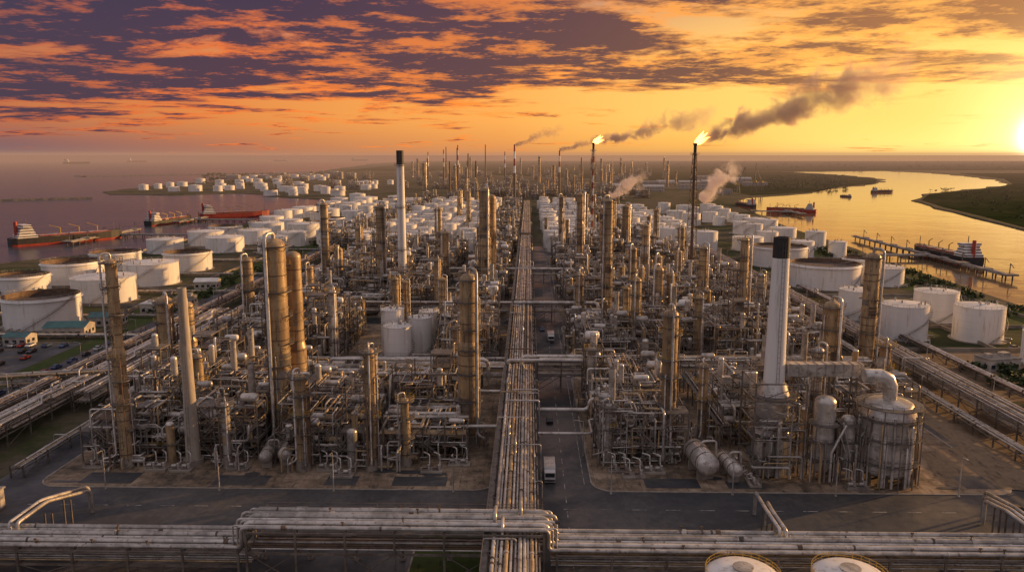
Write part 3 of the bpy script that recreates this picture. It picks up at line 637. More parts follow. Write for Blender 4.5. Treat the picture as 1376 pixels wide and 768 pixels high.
def smoke(loc,dr,L,r0,r1,dens,col,scale,seed,name='smoke_plume',base=.80,glow=.10):
    m,k,out=newmat('smoke_volume'); tc=k.N.new('ShaderNodeTexCoord').outputs['Object']
    sx,sy,sz=k.sep(tc)[0:3]
    t=k.M('DIVIDE',sx,L,clamp=True)
    rad=k.M('MULTIPLY_ADD',k.M('POWER',t,.75),r1-r0,r0)
    wob=k.noise(k.vmul(tc,(1,.0,.0)),3./L,1,.5); wz=k.M('SUBTRACT',sz,k.M('MULTIPLY',k.M('MULTIPLY',k.M('SUBTRACT',wob,.5),r1*1.8),t))
    rr=k.M('DIVIDE',k.M('SQRT',k.M('ADD',k.M('MULTIPLY',sy,sy),k.M('MULTIPLY',wz,wz))),rad)
    n=k.noise(k.vadd(tc,(seed*13.,seed*7.,0.)),scale,4,.6,.4)
    e=k.M('ADD',k.M('SUBTRACT',k.M('SUBTRACT',base,k.M('MULTIPLY',t,.2)),k.M('MULTIPLY',rr,.85)),k.M('MULTIPLY',k.M('SUBTRACT',n,.5),3.4))
    e=k.ss(e,.0,.7)
    e=k.M('MULTIPLY',e,k.M('SUBTRACT',1.04,t,clamp=True))
    e=k.M('MULTIPLY',e,k.M('ADD',1.,k.ss(t,0.,.25,1.4,0.)))
    e=k.M('MULTIPLY',e,k.ss(rr,1.15,1.5,1.,0.))
    e=k.M('MULTIPLY',e,dens)
    pv=k.N.new('ShaderNodeVolumePrincipled'); pv.inputs['Color'].default_value=(*col,1); pv.inputs['Anisotropy'].default_value=.35
    k.L.new(e,pv.inputs['Density'])
    # added glow in place of scattered sunset light (the renderer keeps few volume bounces)
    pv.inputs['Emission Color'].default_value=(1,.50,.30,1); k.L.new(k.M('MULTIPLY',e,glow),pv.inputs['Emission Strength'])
    k.L.new(pv.outputs[0],out.inputs['Volume'])
    try: m.cycles.volume_step_rate=.6
    except Exception: pass
    MT['_s']=m; b=MB(); b.lathe(0,0,[(.01,-1),(r0*1.6,-1),(r0*1.6+(r1-r0)*.75,L*.3),(r1*1.55,L),(.01,L)],16,'_s',weld=True)
    me=b.mesh(name); me.transform(Matrix.Rotation(math.pi/2,4,'Y')); o=place(name,me,loc); o.rotation_euler=Vector(dr).to_track_quat('X','Z').to_euler(); return o
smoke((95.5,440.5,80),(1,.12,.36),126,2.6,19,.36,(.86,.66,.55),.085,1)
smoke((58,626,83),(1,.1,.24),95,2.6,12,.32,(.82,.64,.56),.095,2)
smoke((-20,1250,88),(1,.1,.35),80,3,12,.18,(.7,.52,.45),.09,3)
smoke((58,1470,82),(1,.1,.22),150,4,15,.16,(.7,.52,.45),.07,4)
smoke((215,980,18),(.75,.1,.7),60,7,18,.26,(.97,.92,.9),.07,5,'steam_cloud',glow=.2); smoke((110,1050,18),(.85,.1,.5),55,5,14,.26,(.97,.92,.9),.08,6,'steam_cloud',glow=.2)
# ------------------------------------------------------------------ right reactor group
b=MB()
b.lathe(0,0,[(5.6,2.5),(5.9,3.2),(5.9,15),(5.2,17.5)],32,'galv2'); b.dome(0,0,17.4,5.2,1.6,32,'galv'); b.lathe(0,0,[(6,2.4),(.05,2.3)],24,'dark')
for t in range(10): a=t*.628; b.beam((math.cos(a)*5.6,math.sin(a)*5.6,0),(math.cos(a)*5.6,math.sin(a)*5.6,3),.5)
for z_ in(3.4,6,9,12,15): b.lathe(0,0,[(5.9,z_),(6.05,z_+.05),(6.05,z_+.3),(5.9,z_+.35)],32,'galv')
for z_ in(5,10.5,14.8,17.6): b.lathe(0,0,[(5.2,z_),(7.1,z_),(7.1,z_+.18),(5.2,z_+.18)],24,'deck'); b.rail([(math.cos(t*.3142)*7,math.sin(t*.3142)*7,z_+.15) for t in range(20)],closed=True)
for t in range(12): a=t*.5236; b.beam((math.cos(a)*7,math.sin(a)*7,0),(math.cos(a)*7,math.sin(a)*7,17.6),.2)
b.sweep([(0,0,18.5),(0,0,24),(-6,0,24)],1.5,16,'galv2',bev=2.4)
r=random.Random(5)
for _ in range(20): a=r.uniform(-3.1,0); x_,y_=math.cos(a)*6.4,math.sin(a)*6.4; b.sweep([(x_*.9,y_*.9,r.uniform(9,16)),(x_*1.04,y_*1.04,r.uniform(8,16)),(x_*1.04,y_*1.04,.5)],r.choice([.12,.2,.3]),8,r.choice(PM),bev=.4)
b.obj('reactor_vessel',(80,168,.15))
b=MB()
for dx,hh,rr in((0,18,2.3),(5.4,14,1.6)):
    b.lathe(dx,0,[(rr*.6,2),(rr,5),(rr,hh)],20,'galv2'); b.dome(dx,0,hh,rr,rr*.6,20,'galv')
    for z_ in(5,9,13): b.lathe(dx,0,[(rr,z_),(rr+1.2,z_),(rr+1.2,z_+.15),(rr,z_+.15)],16,'deck'); b.rail([(dx+math.cos(t*.52)*(rr+1.15),math.sin(t*.52)*(rr+1.15),z_+.1) for t in range(12)],closed=True)
    for a in(.8,2.4,3.9,5.5): b.beam((dx+math.cos(a)*(rr+1),math.sin(a)*(rr+1),0),(dx+math.cos(a)*(rr+1),math.sin(a)*(rr+1),13),.26)
for _ in range(30): x_,y_=r.uniform(-4,8),r.uniform(-4,3); b.sweep([(x_,y_,.5),(x_,y_,r.uniform(3,14)),(x_+r.uniform(-3,3),y_,r.uniform(3,14))],r.choice([.12,.2,.3]),6,r.choice(PM),bev=.4)
b.obj('regenerator_vessel',(66,168,.15))
b=MB(); b.box(0,0,0,17,2.8,2.8,'galv2')
for i in range(9): b.box(-8+i*2,0,0,.22,3.1,3.1,'galv')
for xx in(-6,2,7):
    for yy in(-1.6,1.6): b.beam((xx,yy,-1.5),(xx,yy,-24),.32)
    b.beam((xx,-1.6,-12),(xx,1.6,-1.5),.16); b.beam((xx,-1.6,-12),(xx,1.6,-12),.25)
b.obj('flue_duct',(67,173,24.2))
for x_,y_,rr,L in((39.5,170,2.5,10),(45.5,168,1.6,8),(-61,174,1.5,8),(-57,176,1.6,9)):
    b=MB(); b.hdrum((0,-L/2,rr+1.6),(0.0,L/2,rr+1.6),rr,'galv2' if x_>0 else 'galv',24)
    for yy in(-L*.3,L*.3): b.box(0,yy,1.1,rr*1.5,.6,2.2,'conc')
    for yy in(-L*.35,0,L*.35): b.sweep([(0,yy-.15,rr+1.6),(0,yy+.15,rr+1.6)],rr+.06,24,'rust')
    b.rail([(-.9,-L/2,rr*2+1.6),(-.9,L/2,rr*2+1.6)]); b.sweep([(0,0,rr*2+1.4),(0,0,rr*2+2.8),(rr+1,0,rr*2+2.8),(rr+1,0,.4)],.25,8,'galv',bev=.6)
    b.obj('horizontal_vessel',(x_,y_,.15),.12)
def skid(seed):
    r=random.Random(seed); b=MB(); b.box(0,0,.2,5,2.6,.4,'conc')
    for i in range(2):
        x_=-1.2+i*2.4; b.sweep([(x_-.9,0,1.1),(x_+.1,0,1.1)],.42,12,r.choice(['galv','rust'])); b.lathe(x_+.5,0,[(.34,.4),(.34,1.7),(.1,1.8)],10,'galv2'); b.box(x_-.3,0,.55,1.6,.9,.3,'steel')
        b.sweep([(x_+.5,0,1.4),(x_+.5,1.6,1.4),(x_+.5,1.6,3.5),(x_-1,3,3.5)],.16,8,'galv2',bev=.4)
    b.rail([(-2.4,-1.2,.4),(0,-1.2,.4),(2.4,-1.2,.4)],'galv'); return b.mesh('pump_skid')
SK=[skid(i) for i in range(3)]
for x_,y_ in((-101,171,),(-86,170),(-80,169.5),(-46,170.5),(-42,167),(-22,170),(-16,174),(21,171),(29,170.5),(24,168),(50,165),(72,162.5),(88,176),(92,190),(-67,170.5)): place('pump_skid',SK[R.randrange(3)],(x_,y_,.17),R.choice([0,.02,1.57]))
# ------------------------------------------------------------------ storage tanks
def tank(r_,h,style,seed=0,n=40,rails=True,wallm='white'):
    q=random.Random(seed); b=MB(); b.lathe(0,0,[(r_+1.2,.0),(r_+1.2,.25),(r_,.25)],n,'conc')
    nb=5
    b.lathe(0,0,[(r_,.2),(r_,h)],n,wallm)
    for i in range(1,nb): z_=h*i/nb; b.lathe(0,0,[(r_+.015,z_-.04),(r_+.03,z_),(r_+.015,z_+.04)],n,'roofw')
    if style=='cone':
        b.lathe(0,0,[(r_+.12,h-.1),(r_+.12,h+.1),(r_*.5,h+r_*.055),(.05,h+r_*.1)],n,'roofw')
        for _ in range(6): a=q.uniform(0,6.28); d_=q.uniform(.1,.9)*r_; b.lathe(math.cos(a)*d_,math.sin(a)*d_,[(.35,h),(.35,h+r_*.1+.7),(.05,h+r_*.1+.9)],8,'galv')
    elif style=='dome':
        b.lathe(0,0,[(r_*math.cos(t*1.57/6)+.02,h+r_*.26*math.sin(t*1.57/6)) for t in range(0,7)],n,'roofw',weld=True)
        b.lathe(0,0,[(r_+.1,h-.1),(r_+.1,h+.15),(r_,h+.15)],n,'roofw')
        b.lathe(0,0,[(1.6,h+r_*.24),(1.6,h+r_*.3),(.05,h+r_*.31)],16,'galv')
    else:
        zi=h-q.uniform(1.2,3.2)
        b.lathe(0,0,[(r_,h),(r_-.12,h),(r_-.12,zi)],n,'rust'); b.lathe(0,0,[(r_-.12,zi+.5),(r_-1.2,zi+.5),(r_-1.4,zi),(.05,zi+.25)],n,'floatr')
        b.lathe(0,0,[(r_,h-1.2),(r_+.9,h-1.2),(r_+.9,h-1.05),(r_,h-1.05)],n,'white')
        b.beam((r_*.95,0,h+.3),(r_*.3,0,zi+.6),.5,'steel')
    if rails:
        rr=r_+(.1 if style!='float' else .05); ns=28
        b.rail([(math.cos(t*6.2832/ns)*rr,math.sin(t*6.2832/ns)*rr,h+.1) for t in range(ns)],'yellow' if style=='dome' else 'galv',closed=True)
    a=q.uniform(3.6,5.2); ns=int(h/.5)
    for i in range(ns):
        an=a+i*.85/r_; b.box(math.cos(an)*(r_+.6),math.sin(an)*(r_+.6),.5+i*.5,.95,.7,.1,'steel',an)
    b.sweep([(math.cos(a+i*.85/r_*4)*(r_+1.1),math.sin(a+i*.85/r_*4)*(r_+1.1),1.4+i*2) for i in range(max(2,ns//4+1))],.06,4,'steel',smooth=False)
    for _ in range(3):
        an=q.uniform(3.3,6.1); c,s_=math.cos(an),math.sin(an); b.sweep([(c*r_*.98,s_*r_*.98,1),(c*(r_+3),s_*(r_+3),1),(c*(r_+3),s_*(r_+3),.1)],.3,8,'galv',bev=.5)
    return b
TK=[(-209,326,15,13,'float'),(-267,402,13,10,'float'),(-262,440,16,12,'float'),(-213,383,15,12,'cone'),(-265,493,15,11,'float'),(-214,435,14.5,12,'cone'),(-217,490,14.5,11.5,'float'),
 (-272,577,13,10,'cone'),(-262,628,14,11,'cone'),(-230,585,14,11,'cone'),(-226,640,13,11,'cone'),(-191,577,11,12,'cone'),(-190,625,12,11,'cone'),(-262,350,13,10,'float'),(-235,700,14,12,'cone'),(-200,690,14,12,'cone'),(-270,690,14,10,'float'),
 (165,435,19,13,'float'),(166,518,18,13,'float'),(147,346,8,13,'cone'),(150,309,9,13.5,'cone'),(180,343,9,13,'cone'),(178,306,9,13.5,'cone'),(182,270,8,11,'cone'),(163,222,7,11,'cone'),
 (200,440,11,10,'cone'),(205,480,11,10,'float'),(33.5,113,5.6,7.5,'dome'),(50,113,5.6,7.5,'dome')]
for i,(x_,y_,r_,h_,st_) in enumerate(TK): tank(r_,h_,st_,i).obj('storage_tank',(x_,y_,0),R.uniform(-.3,.3))
for x_,y_,r_,h_ in((-45,262,4.8,14),(-38.5,272,4.2,15),(-49,276,4.2,17),(-37,288,4,14),(-27,272,3.6,16),(22,380,4.5,12),(22,392,4,9),(55,380,4.5,12),(64,384,4.5,12),(24,362,3.5,8),(-72,296,3,8)):
    tank(r_,h_,'cone',int(x_*7),24).obj('storage_tank',(x_,y_,.15))
TF=[tank(12,11,'cone',71,24,False).mesh('storage_tank'),tank(7,12,'cone',72,20,False).mesh('storage_tank'),tank(12,10,'float',73,24,False).mesh('storage_tank'),tank(9,12,'cone',74,20,False).mesh('storage_tank')]
def farm(x0,x1,y0,y1,sx,sy,kinds,prob=.85):
    yy=y0
    while yy<y1:
        xx=x0
        while xx<x1:
            if R.random()<prob: s=R.uniform(.85,1.1); place('storage_tank',TF[R.choice(kinds)],(xx+R.uniform(-2,2),yy+R.uniform(-2,2),0),R.uniform(0,6),(s,s,s*R.uniform(.85,1.1)))
            xx+=sx
        yy+=sy
farm(-265,-150,760,1250,33,38,[0,0,2,3],.8)
farm(-125,-40,590,1150,19,30,[1,3,1],.92); farm(22,72,585,1150,18,30,[1,3],.9); farm(95,150,600,1000,20,34,[1,3],.8); farm(170,240,560,1000,26,42,[0,3,1],.6)
farm(-160,-135,620,740,24,30,[3],.9)
farm(-800,-480,1560,1850,45,60,[0,3],.5); farm(-460,-300,1400,2000,40,60,[0,3,2],.55); farm(-840,-560,2000,2600,50,80,[0,3],.4)
for _ in range(26): put_unit(R.uniform(-125,250),R.uniform(1180,1500),far=True)
for _ in range(60): y_=R.uniform(1500,3200); put_unit(R.uniform(-.16,.17)*y_,y_,far=True)
for _ in range(16): y_=R.uniform(1650,2700); put_unit(R.uniform(-.33,-.2)*y_,y_,far=True)
for yy in range(590,1150,44):
    for xx in(-20,84,-140):
        if R.random()<.75: put_unit(xx,yy,far=True)
for _ in range(22): y_=R.uniform(640,1500); place('distillation_column',CF[R.randrange(4)],(R.uniform(-130,130),y_,0),R.uniform(0,6),(.8,.8,.9))
for _ in range(50): y_=R.uniform(1400,3200); place('distillation_column',CF[R.randrange(4)],(R.uniform(-.15,.2)*y_,y_,0),R.uniform(0,6),(1.2,1.2,R.uniform(.9,1.6)))
def tstack(x_,y_,h_,rw=True):
    b=MB(); n=8
    for i in range(n): r0=2.3-1.1*i/n; b.lathe(0,0,[(r0,h_*i/n),(r0-.14,h_*(i+1)/n)],12,('red' if i%2 else 'white') if rw and i>3 else 'rust')
    b.lathe(0,0,[(1.2,h_),(.05,h_)],12,'black'); b.obj('chimney',(x_,y_,0))
for x_,y_,h_ in((-22,1240,88),(57,1460,80),(-170,1900,95),(-190,2100,90),(-215,2000,85),(-240,2300,95),(-130,1700,75),(-120,2200,100),(-60,2000,80),(-280,2200,80),(30,2100,70),(-150,1500,60),(120,1800,66),(-90,1350,62)): tstack(x_,y_,h_,R.random()<.3)
# ------------------------------------------------------------------ buildings
def building(w_,d_,h_,roof='teal',gable=True):
    b=MB(); b.box(0,0,h_/2,w_,d_,h_,'wall')
    if gable:
        for s_ in(-1,1): b.poly([(-w_/2-.4,s_*(d_/2+.4),h_-.02),(w_/2+.4,s_*(d_/2+.4),h_-.02),(w_/2+.4,0,h_+d_*.17),(-w_/2-.4,0,h_+d_*.17)],roof)
        for s_ in(-1,1): b.poly([(s_*w_/2,-d_/2,h_),(s_*w_/2,d_/2,h_),(s_*w_/2,0,h_+d_*.165)],'wall')
    else:
        b.box(0,0,h_+.15,w_+.5,d_+.5,.3,roof); b.box(w_*.2,0,h_+1,3,2.5,1.4,'galv'); b.box(-w_*.25,d_*.1,h_+.8,2,2,1,'galv')
    fl=max(1,int(h_/3.2))
    for f in range(fl):
        for i in range(int(w_/3)):
            xx=-w_/2+1.6+i*3; b.box(xx,-d_/2-.02,1.7+f*3.2,1.5,.1,1.2,'glass'); b.box(xx,-d_/2-.06,1.02+f*3.2,1.7,.18,.1,'conc')
        for i in range(int(d_/3)):
            yy=-d_/2+1.6+i*3
            for s_ in(-1,1): b.box(s_*(w_/2+.02),yy,1.7+f*3.2,.1,1.5,1.2,'glass')
    b.box(w_*.3,-d_/2-.05,1.1,1.1,.12,2.2,'dark'); return b
for x_,y_,w_,d_,h_,rf,gb,rz in((-186,306,16,10,4,'teal',True,.1),(-181,326,13,9,4,'teal',True,.1),(-172,352,12,8,4.5,'roofw',False,0),(-196,290,9,7,3.5,'teal',True,0),(-167,372,8,7,4,'conc',False,0),(-184,222,14,9,5,'conc',False,.1),(-192,250,10,7,4,'roofw',False,0),
     (-113,148,9,5,4,'galv',False,0),(-107,118,12,7,4,'galv',False,0),(160,262,12,7,4,'conc',False,.2),(-176,420,12,9,4,'roofw',True,.1),(192,250,10,6,3.5,'galv',True,.3),(-168,205,8,6,3.5,'galv',True,0)):
    building(w_,d_,h_,rf,gb).obj('control_building' if not gb else 'warehouse_shed',(x_,y_,.05),rz)
for i in range(9): building(R.uniform(25,45),22,R.uniform(8,26),'roofw',False).obj('office_building',(-880+i*42+R.uniform(-8,8),2450+R.uniform(-100,100),0))
for i in range(22): building(R.uniform(25,60),22,R.uniform(6,13),R.choice(['conc','galv','rust']),R.random()<.5).obj('warehouse_shed',(R.uniform(150,560),R.uniform(1450,2500),0))
# ------------------------------------------------------------------ vehicles
def car(m):
    b=MB(); W=.88
    low=[(-2.15,.35),(2.15,.35),(2.2,.75),(1.1,.92),(-1.9,.98),(-2.2,.8)]; cab=[(1.05,.92),(.45,1.42),(-1.1,1.45),(-1.85,.97)]
    def ext(pr,w0,w1,mm,sidem):
        P=[(x_,-w0 if z_<1.2 else -w1,z_) for x_,z_ in pr]; Q=[(x_,-y_,z_) for x_,y_,z_ in P]; n=len(pr)
        b.poly(P,sidem); b.poly(Q[::-1],sidem)
        for i in range(n): j=(i+1)%n; b.poly([P[i],Q[i],Q[j],P[j]],mm if not(mm=='x') else ('glass' if i in(0,2) else m))
    ext(low,W,W,m,m); ext(cab,W-.04,W-.2,'x','glass')
    for x_ in(-1.35,1.35):
        for y_ in(-.82,.82): b.sweep([(x_,y_-.1,.33),(x_,y_+.1,.33)],.33,12,'rubber'); 
    for y_ in(-.6,.6): b.box(2.18,y_,.68,.06,.3,.12,'roofw'); b.box(-2.19,y_,.78,.06,.3,.12,'red')
    return b.mesh('parked_car')
CARS=[car(m) for m in('carw','cark','carr','carb','cars')]
for row in range(6):
    for i in range(12):
        if R.random()<.62: place('parked_car',R.choice(CARS),(-212+i*3.2+R.uniform(-.2,.2),241+row*9,.06),math.pi/2+R.uniform(-.05,.05)+(math.pi if R.random()<.5 else 0))
for i in range(16): place('parked_car',R.choice(CARS),(-161+R.uniform(-.4,.4),185+i*8+R.uniform(-2,2),.06),math.pi/2)
for x_,y_,a in((-157,260,1.57),(9.9,262,1.57),(6,318,-1.57),(40,255,0),(18,255,.0),(-60,256.8,0),(100,152,.2),(190,286,.4),(196,281,1.),(183,290,.2),(-196,200,.3),(6,205,1.57)): place('parked_car',R.choice(CARS),(x_,y_,.06),a)
b=MB(); b.box(0,-3,1.5,2.4,2,2.2,'carw'); b.box(0,-4.02,2,2.1,.08,.9,'glass'); b.box(0,-4.05,.8,2.3,.15,.4,'dark'); b.box(0,1.3,1.9,2.5,6.2,2.3,'roofw'); b.box(0,0,.65,1.2,8,.3,'dark'); b.box(0,1.3,3.08,2.3,5.9,.08,'galv')
for y_ in(-3,1.6,3): 
    for x_ in(-1.05,1.05): b.sweep([(x_-.15,y_,.5),(x_+.15,y_,.5)],.5,12,'rubber')
b.obj('delivery_truck',(5,168,.04)); b2=b.mesh('delivery_truck'); place('delivery_truck',b2,(100,140,.04),1.5); place('delivery_truck',b2,(9,300,.04),0)
b=MB(); b.lathe(0,0,[(.16,0),(.08,8.5)],8,'galv2'); b.lathe(0,0,[(.3,0),(.3,.3),(.05,.3)],8,'conc'); b.sweep([(0,0,8.4),(0,0,9),(1.6,0,9.2)],.06,6,'galv2',bev=.3); b.box(1.8,0,9.18,.8,.3,.14,'galv'); lm=b.mesh('street_lamp')
for x_ in(-92,-67,-42,-16,18,44,66,92): place('street_lamp',lm,(x_,159,0),-1.57)
for y_ in range(180,560,38): place('street_lamp',lm,(13.4,y_,0),3.14); place('street_lamp',lm,(-152.5,y_,0),3.14); place('street_lamp',lm,(133,y_,0),0)
# ------------------------------------------------------------------ ships, jetties
def ship(L,B,hull='black',house='roofw',seed=0):
    q=random.Random(seed); b=MB(); st=[(-.5,.72),(-.46,.9),(-.3,1),(.25,1),(.38,.8),(.46,.42),(.5,.03)]; D=L*.075
    rows=[(-1.2,.86,'red'),(D*.25,.97,'red'),(D*.27,.975,hull),(D,1.,hull)]
    rings=[]
    for z_,kk,_ in rows: rings.append([(L*t*(1 if t<.4 else 1+.02*(z_>0)),B/2*w_*kk,z_+(L*.02*max(0,t-.25)*4 if z_>D*.5 else 0)) for t,w_ in st])
    for a in range(3):
        for s_ in(-1,1):
            for i in range(len(st)-1):
                p=[rings[a][i],rings[a][i+1],rings[a+1][i+1],rings[a+1][i]]; b.poly([(x_,s_*y_,z_) for x_,y_,z_ in p],rows[a+1][2])
    T=rings[3]; b.poly([(x_,y_,z_-.3) for x_,y_,z_ in T]+[(x_,-y_,z_-.3) for x_,y_,z_ in T[::-1]],'rust')
    t=rings[0][0],rings[3][0]; b.poly([(t[0][0],-t[0][1],t[0][2]),(t[0][0],t[0][1],t[0][2]),(t[1][0],t[1][1],t[1][2]),(t[1][0],-t[1][1],t[1][2])],hull)
    z_=D
    for i,(ll,bb) in enumerate(((.17,.9),(.14,.82),(.12,.76),(.1,.72),(.07,.95))):
        hh=L*.024; b.box(-.37*L,0,z_+hh/2,ll*L,bb*B,hh,house); b.box(-.37*L,0,z_+hh*.6,ll*L+.15,bb*B+.15,hh*.3,'glass'); z_+=hh
    b.lathe(-.44*L,0,[(L*.018,D),(L*.016,z_+L*.03),(.1,z_+L*.03)],10,'red'); b.beam((-.35*L,0,z_),(-.35*L,0,z_+L*.06),.4,'steel'); b.beam((.44*L,0,D),(.44*L,0,D+L*.1),.35,'steel')
    for y_ in(-.3,-.1,.1,.3): b.sweep([(-.25*L,y_*B,D+.9),(.38*L,y_*B,D+.9)],.4,6,'red' if y_ in(-.3,.3) else 'galv')
    for x_ in(-.12,.05,.22): b.box(x_*L,0,D+.7,L*.08,B*.5,1.6,'galv'); b.beam((x_*L+L*.06,0,D),(x_*L+L*.06,0,D+L*.07),.6,'yellow'); b.beam((x_*L+L*.06,0,D+L*.07),(x_*L-L*.03,B*.1,D+L*.1),.4,'yellow')
    return b
ship(88,15,'black','roofw',1).obj('tanker_ship',(-392,655,-1.3),.9); ship(70,13,'black','roofw',2).obj('tanker_ship',(-388,838,-1.3),1.35); ship(80,15,'red','roofw',3).obj('tanker_ship',(-348,920,-1.3),.6)
ship(75,14,'black','roofw',4).obj('tanker_ship',(297,560,-1.3),1.62); ship(62,11,'red','roofw',5).obj('cargo_ship',(340,1020,-1.3),2.6); ship(50,10,'black','roofw',6).obj('cargo_ship',(700,1570,-1.3),.3)
ship(24,6,'black','roofw',7).obj('tug_boat',(560,1400,-1.3),2); ship(190,28,'red','roofw',8).obj('cargo_ship',(-4000,8000,-1.3),.1); ship(160,26,'black','roofw',9).obj('cargo_ship',(-2900,9200,-1.3),3.1); ship(200,30,'black','roofw',10).obj('cargo_ship',(-3700,6400,-1.3),.2); ship(200,30,'black','roofw',11).obj('cargo_ship',(-2100,9800,-1.3),.2)
ship(60,12,'black','roofw',12).obj('cargo_ship',(310,1130,-1.3),1.7)
def jetty(p,q,w_,st=9.,equip=True,seed=0):
    r=random.Random(seed); b=MB(); P=Vector((*p,0));Q=Vector((*q,0)); L=(Q-P).length; u=(Q-P)/L; v=Vector((-u.y,u.x,0)); an=math.atan2(u.y,u.x); C=(P+Q)/2
    b.box(C.x,C.y,1.6,L,w_,.6,'conc',an)
    for i in range(int(L/st)+1):
        for s_ in(-.4,.4): c=P+u*(i*st)+v*(s_*w_); b.lathe(c.x,c.y,[(.45,-3),(.45,1.4)],8,'dark')
    for s_ in(-.2,0,.2): a=P+v*(s_*w_);c=Q+v*(s_*w_); b.sweep([(a.x,a.y,2.4),(c.x,c.y,2.4)],.25,6,'galv')
    if equip:
        for i in range(int(L/26)+1):
            c=P+u*(i*26); b.box(c.x,c.y,2.4,w_*1.4,w_*1.4,1.,'conc',an); b.beam((c.x,c.y,2),(c.x,c.y,9),.4); b.beam((c.x,c.y,9),(c.x+3,c.y+1,6),.3)
    return b.obj('jetty')
jetty((284,462),(286,690),5,10); jetty((240,556),(284,558),5,8,False); jetty((286,1000),(330,985),6,10,True); jetty((330,950),(332,1060),6,10); jetty((-296,690),(-376,690),5,8,False); jetty((-376,630),(-374,740),6); jetty((-300,850),(-372,858),5,8,False); jetty((-372,820),(-370,890),6)
jetty((-300,950),(-340,950),5,8,False)
def breakwater(p,q,w_,seed):
    r=random.Random(seed); b=MB(); P=Vector((*p,0));Q=Vector((*q,0)); L=(Q-P).length; u=(Q-P)/L; v=Vector((-u.y,u.x,0)); n=int(L/8); prof=[(-1,-3),(-.45,1.6),(.4,1.8),(1,-3)]; b0=len(b.v)
    for i in range(n+1):
        for c,z_ in prof: p_=P+u*(i*L/n)+v*(c*w_*r.uniform(.85,1.15)); b.v.append((p_.x,p_.y,z_+r.uniform(-.5,.5)))
    i_=b.mi('rock')
    for i in range(n):
        for j in range(3): b.face((b0+i*4+j,b0+(i+1)*4+j,b0+(i+1)*4+j+1,b0+i*4+j+1),i_)
    b.obj('breakwater')
breakwater((-1250,1010),(-736,1310),9,1); breakwater((-1500,2640),(-880,3300),14,2); breakwater((-1500,2640),(-1560,2700),20,4)
def crane(x_,y_,s,rz):
    b=MB()
    for a in(-5,5):
        for c in(-5,5): b.beam((a,c,0),(a*.5,c*.5,22),1.)
    b.box(0,0,23,9,7,4,'yellow'); b.beam((0,0,24),(20,0,62),1.4,'steel'); b.beam((0,0,24),(-4,0,38),1.2,'steel'); b.beam((-4,0,38),(20,0,62),.4,'steel'); b.beam((20,0,62),(20,0,24),.25,'dark')
    o=b.obj('harbour_crane',(x_,y_,0),rz); o.scale=(s,s,s)
for a in((390,1480,.8,.3),(420,1700,.9,1.),(470,1600,.8,2.2),(445,1560,.9,1.2)): crane(*a)
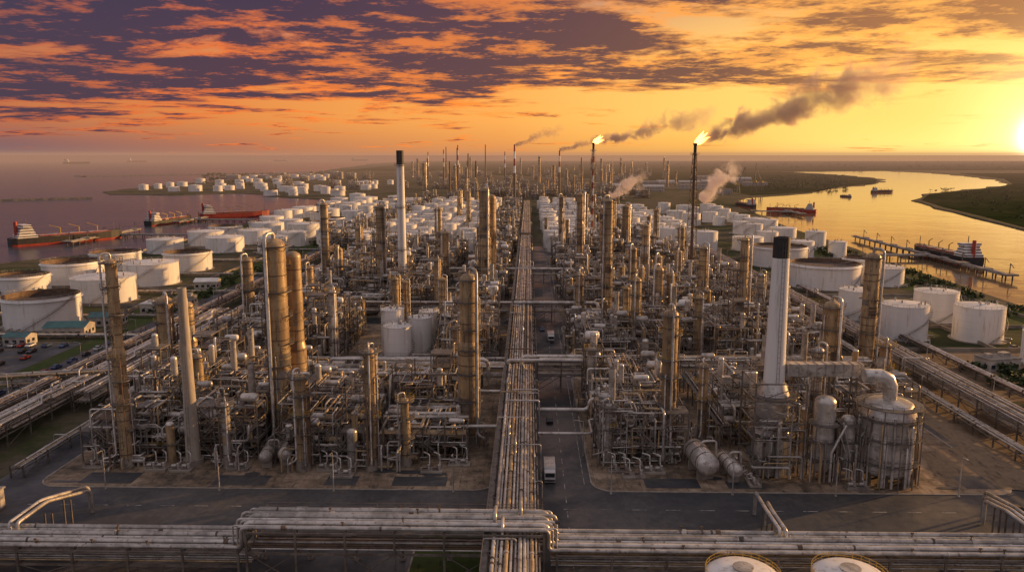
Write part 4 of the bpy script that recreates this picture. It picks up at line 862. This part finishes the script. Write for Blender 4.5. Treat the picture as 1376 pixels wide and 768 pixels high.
# ------------------------------------------------------------------ trees
def trees(name,pts,s0,s1,nl=46):
    r=random.Random(len(pts)); b=MB(); i_=b.mi('leaf')
    for x_,y_ in pts:
        s=r.uniform(s0,s1); h_=s*.55
        b.sweep([(x_,y_,0),(x_+r.uniform(-.2,.2)*s*.3,y_,h_*.7)],s*.04,5,'bark',r1=s*.02)
        for _ in range(3): b.beam((x_,y_,h_*.3),(x_+r.uniform(-.4,.4)*s,y_+r.uniform(-.4,.4)*s,h_*r.uniform(.7,.9)),s*.02,'bark')
        cl=[(r.uniform(-.5,.5)*s,r.uniform(-.5,.5)*s,h_*r.uniform(.3,.95),s*r.uniform(.22,.36)) for _ in range(7)]
        for _ in range(nl):
            cx_,cy_,cz_,cr=r.choice(cl); d_=Vector((r.gauss(0,1),r.gauss(0,1),r.gauss(0,.7))).normalized()*cr*r.uniform(.4,1.1)
            c=Vector((x_+cx_,y_+cy_,max(cz_,.1*s)))+d_; u=Vector((r.gauss(0,1),r.gauss(0,1),r.gauss(0,1))).normalized(); v=u.cross(Vector((r.gauss(0,1),r.gauss(0,1),1))).normalized(); k_=s*r.uniform(.09,.18)
            b0=len(b.v); b.v+=[tuple(c+u*k_),tuple(c+v*k_),tuple(c-u*k_),tuple(c-v*k_*.6)]; b.face((b0,b0+1,b0+2,b0+3),i_)
    b.obj(name)
trees('shrub_thicket',[(R.uniform(148,188),R.uniform(236,262)) for _ in range(34)],2.5,5,90)
trees('riverside_trees',[(R.uniform(212,236),R.uniform(230,640)) for _ in range(170)],3,6,60)
trees('coastal_trees',[(R.uniform(-290,-240),R.uniform(340,400)) for _ in range(20)]+[(R.uniform(-176,-166),R.uniform(330,640)) for _ in range(40)],3,6,60)
trees('distant_trees',[(500+(y_-780)*.35+R.uniform(10,330)*(y_/900),y_) for y_ in [R.uniform(800,1700) for _ in range(420)]],3,7,40)
trees('distant_trees',[(R.uniform(.30,.40)*y_,y_) for y_ in [R.uniform(1650,2700) for _ in range(200)]]+[(R.uniform(-.42,-.30)*y_,y_) for y_ in [R.uniform(1750,3000) for _ in range(160)]],6,12,40)
trees('distant_trees',[(R.uniform(-.1,.8)*y_,y_) for y_ in [R.uniform(3900,7500) for _ in range(400)]],12,24,30)
b=MB()
for x0,x1,ys in((-292,-186,(306,366,412,462,530,605,665)),(130,222,(286,326,400,470,545))):
    for yy in ys: b.box((x0+x1)/2,yy,.7,x1-x0,.5,1.4,'conc')
    for xx in(x0,(x0+x1)/2-2,x1): b.box(xx,(ys[0]+ys[-1])/2+.3,.68,.5,ys[-1]-ys[0]-.6,1.36,'conc')
b.obj('bund_wall')
# ------------------------------------------------------------------ haze
m,k,out=newmat('glowing_haze'); ab=k.N.new('ShaderNodeVolumeAbsorption'); ab.inputs[0].default_value=(0,0,0,1); ab.inputs[1].default_value=1/7500
em=k.N.new('ShaderNodeEmission'); em.inputs[0].default_value=(.46,.25,.155,1); em.inputs[1].default_value=1/7500  # haze given its own even glow in place of scattered sunlight
ad=k.N.new('ShaderNodeAddShader'); k.L.new(ab.outputs[0],ad.inputs[0]); k.L.new(em.outputs[0],ad.inputs[1]); k.L.new(ad.outputs[0],out.inputs['Volume']); MT['haze']=m
b=MB(); b.box(0,5200,44,24000,8400,92,'haze'); b.obj('haze')
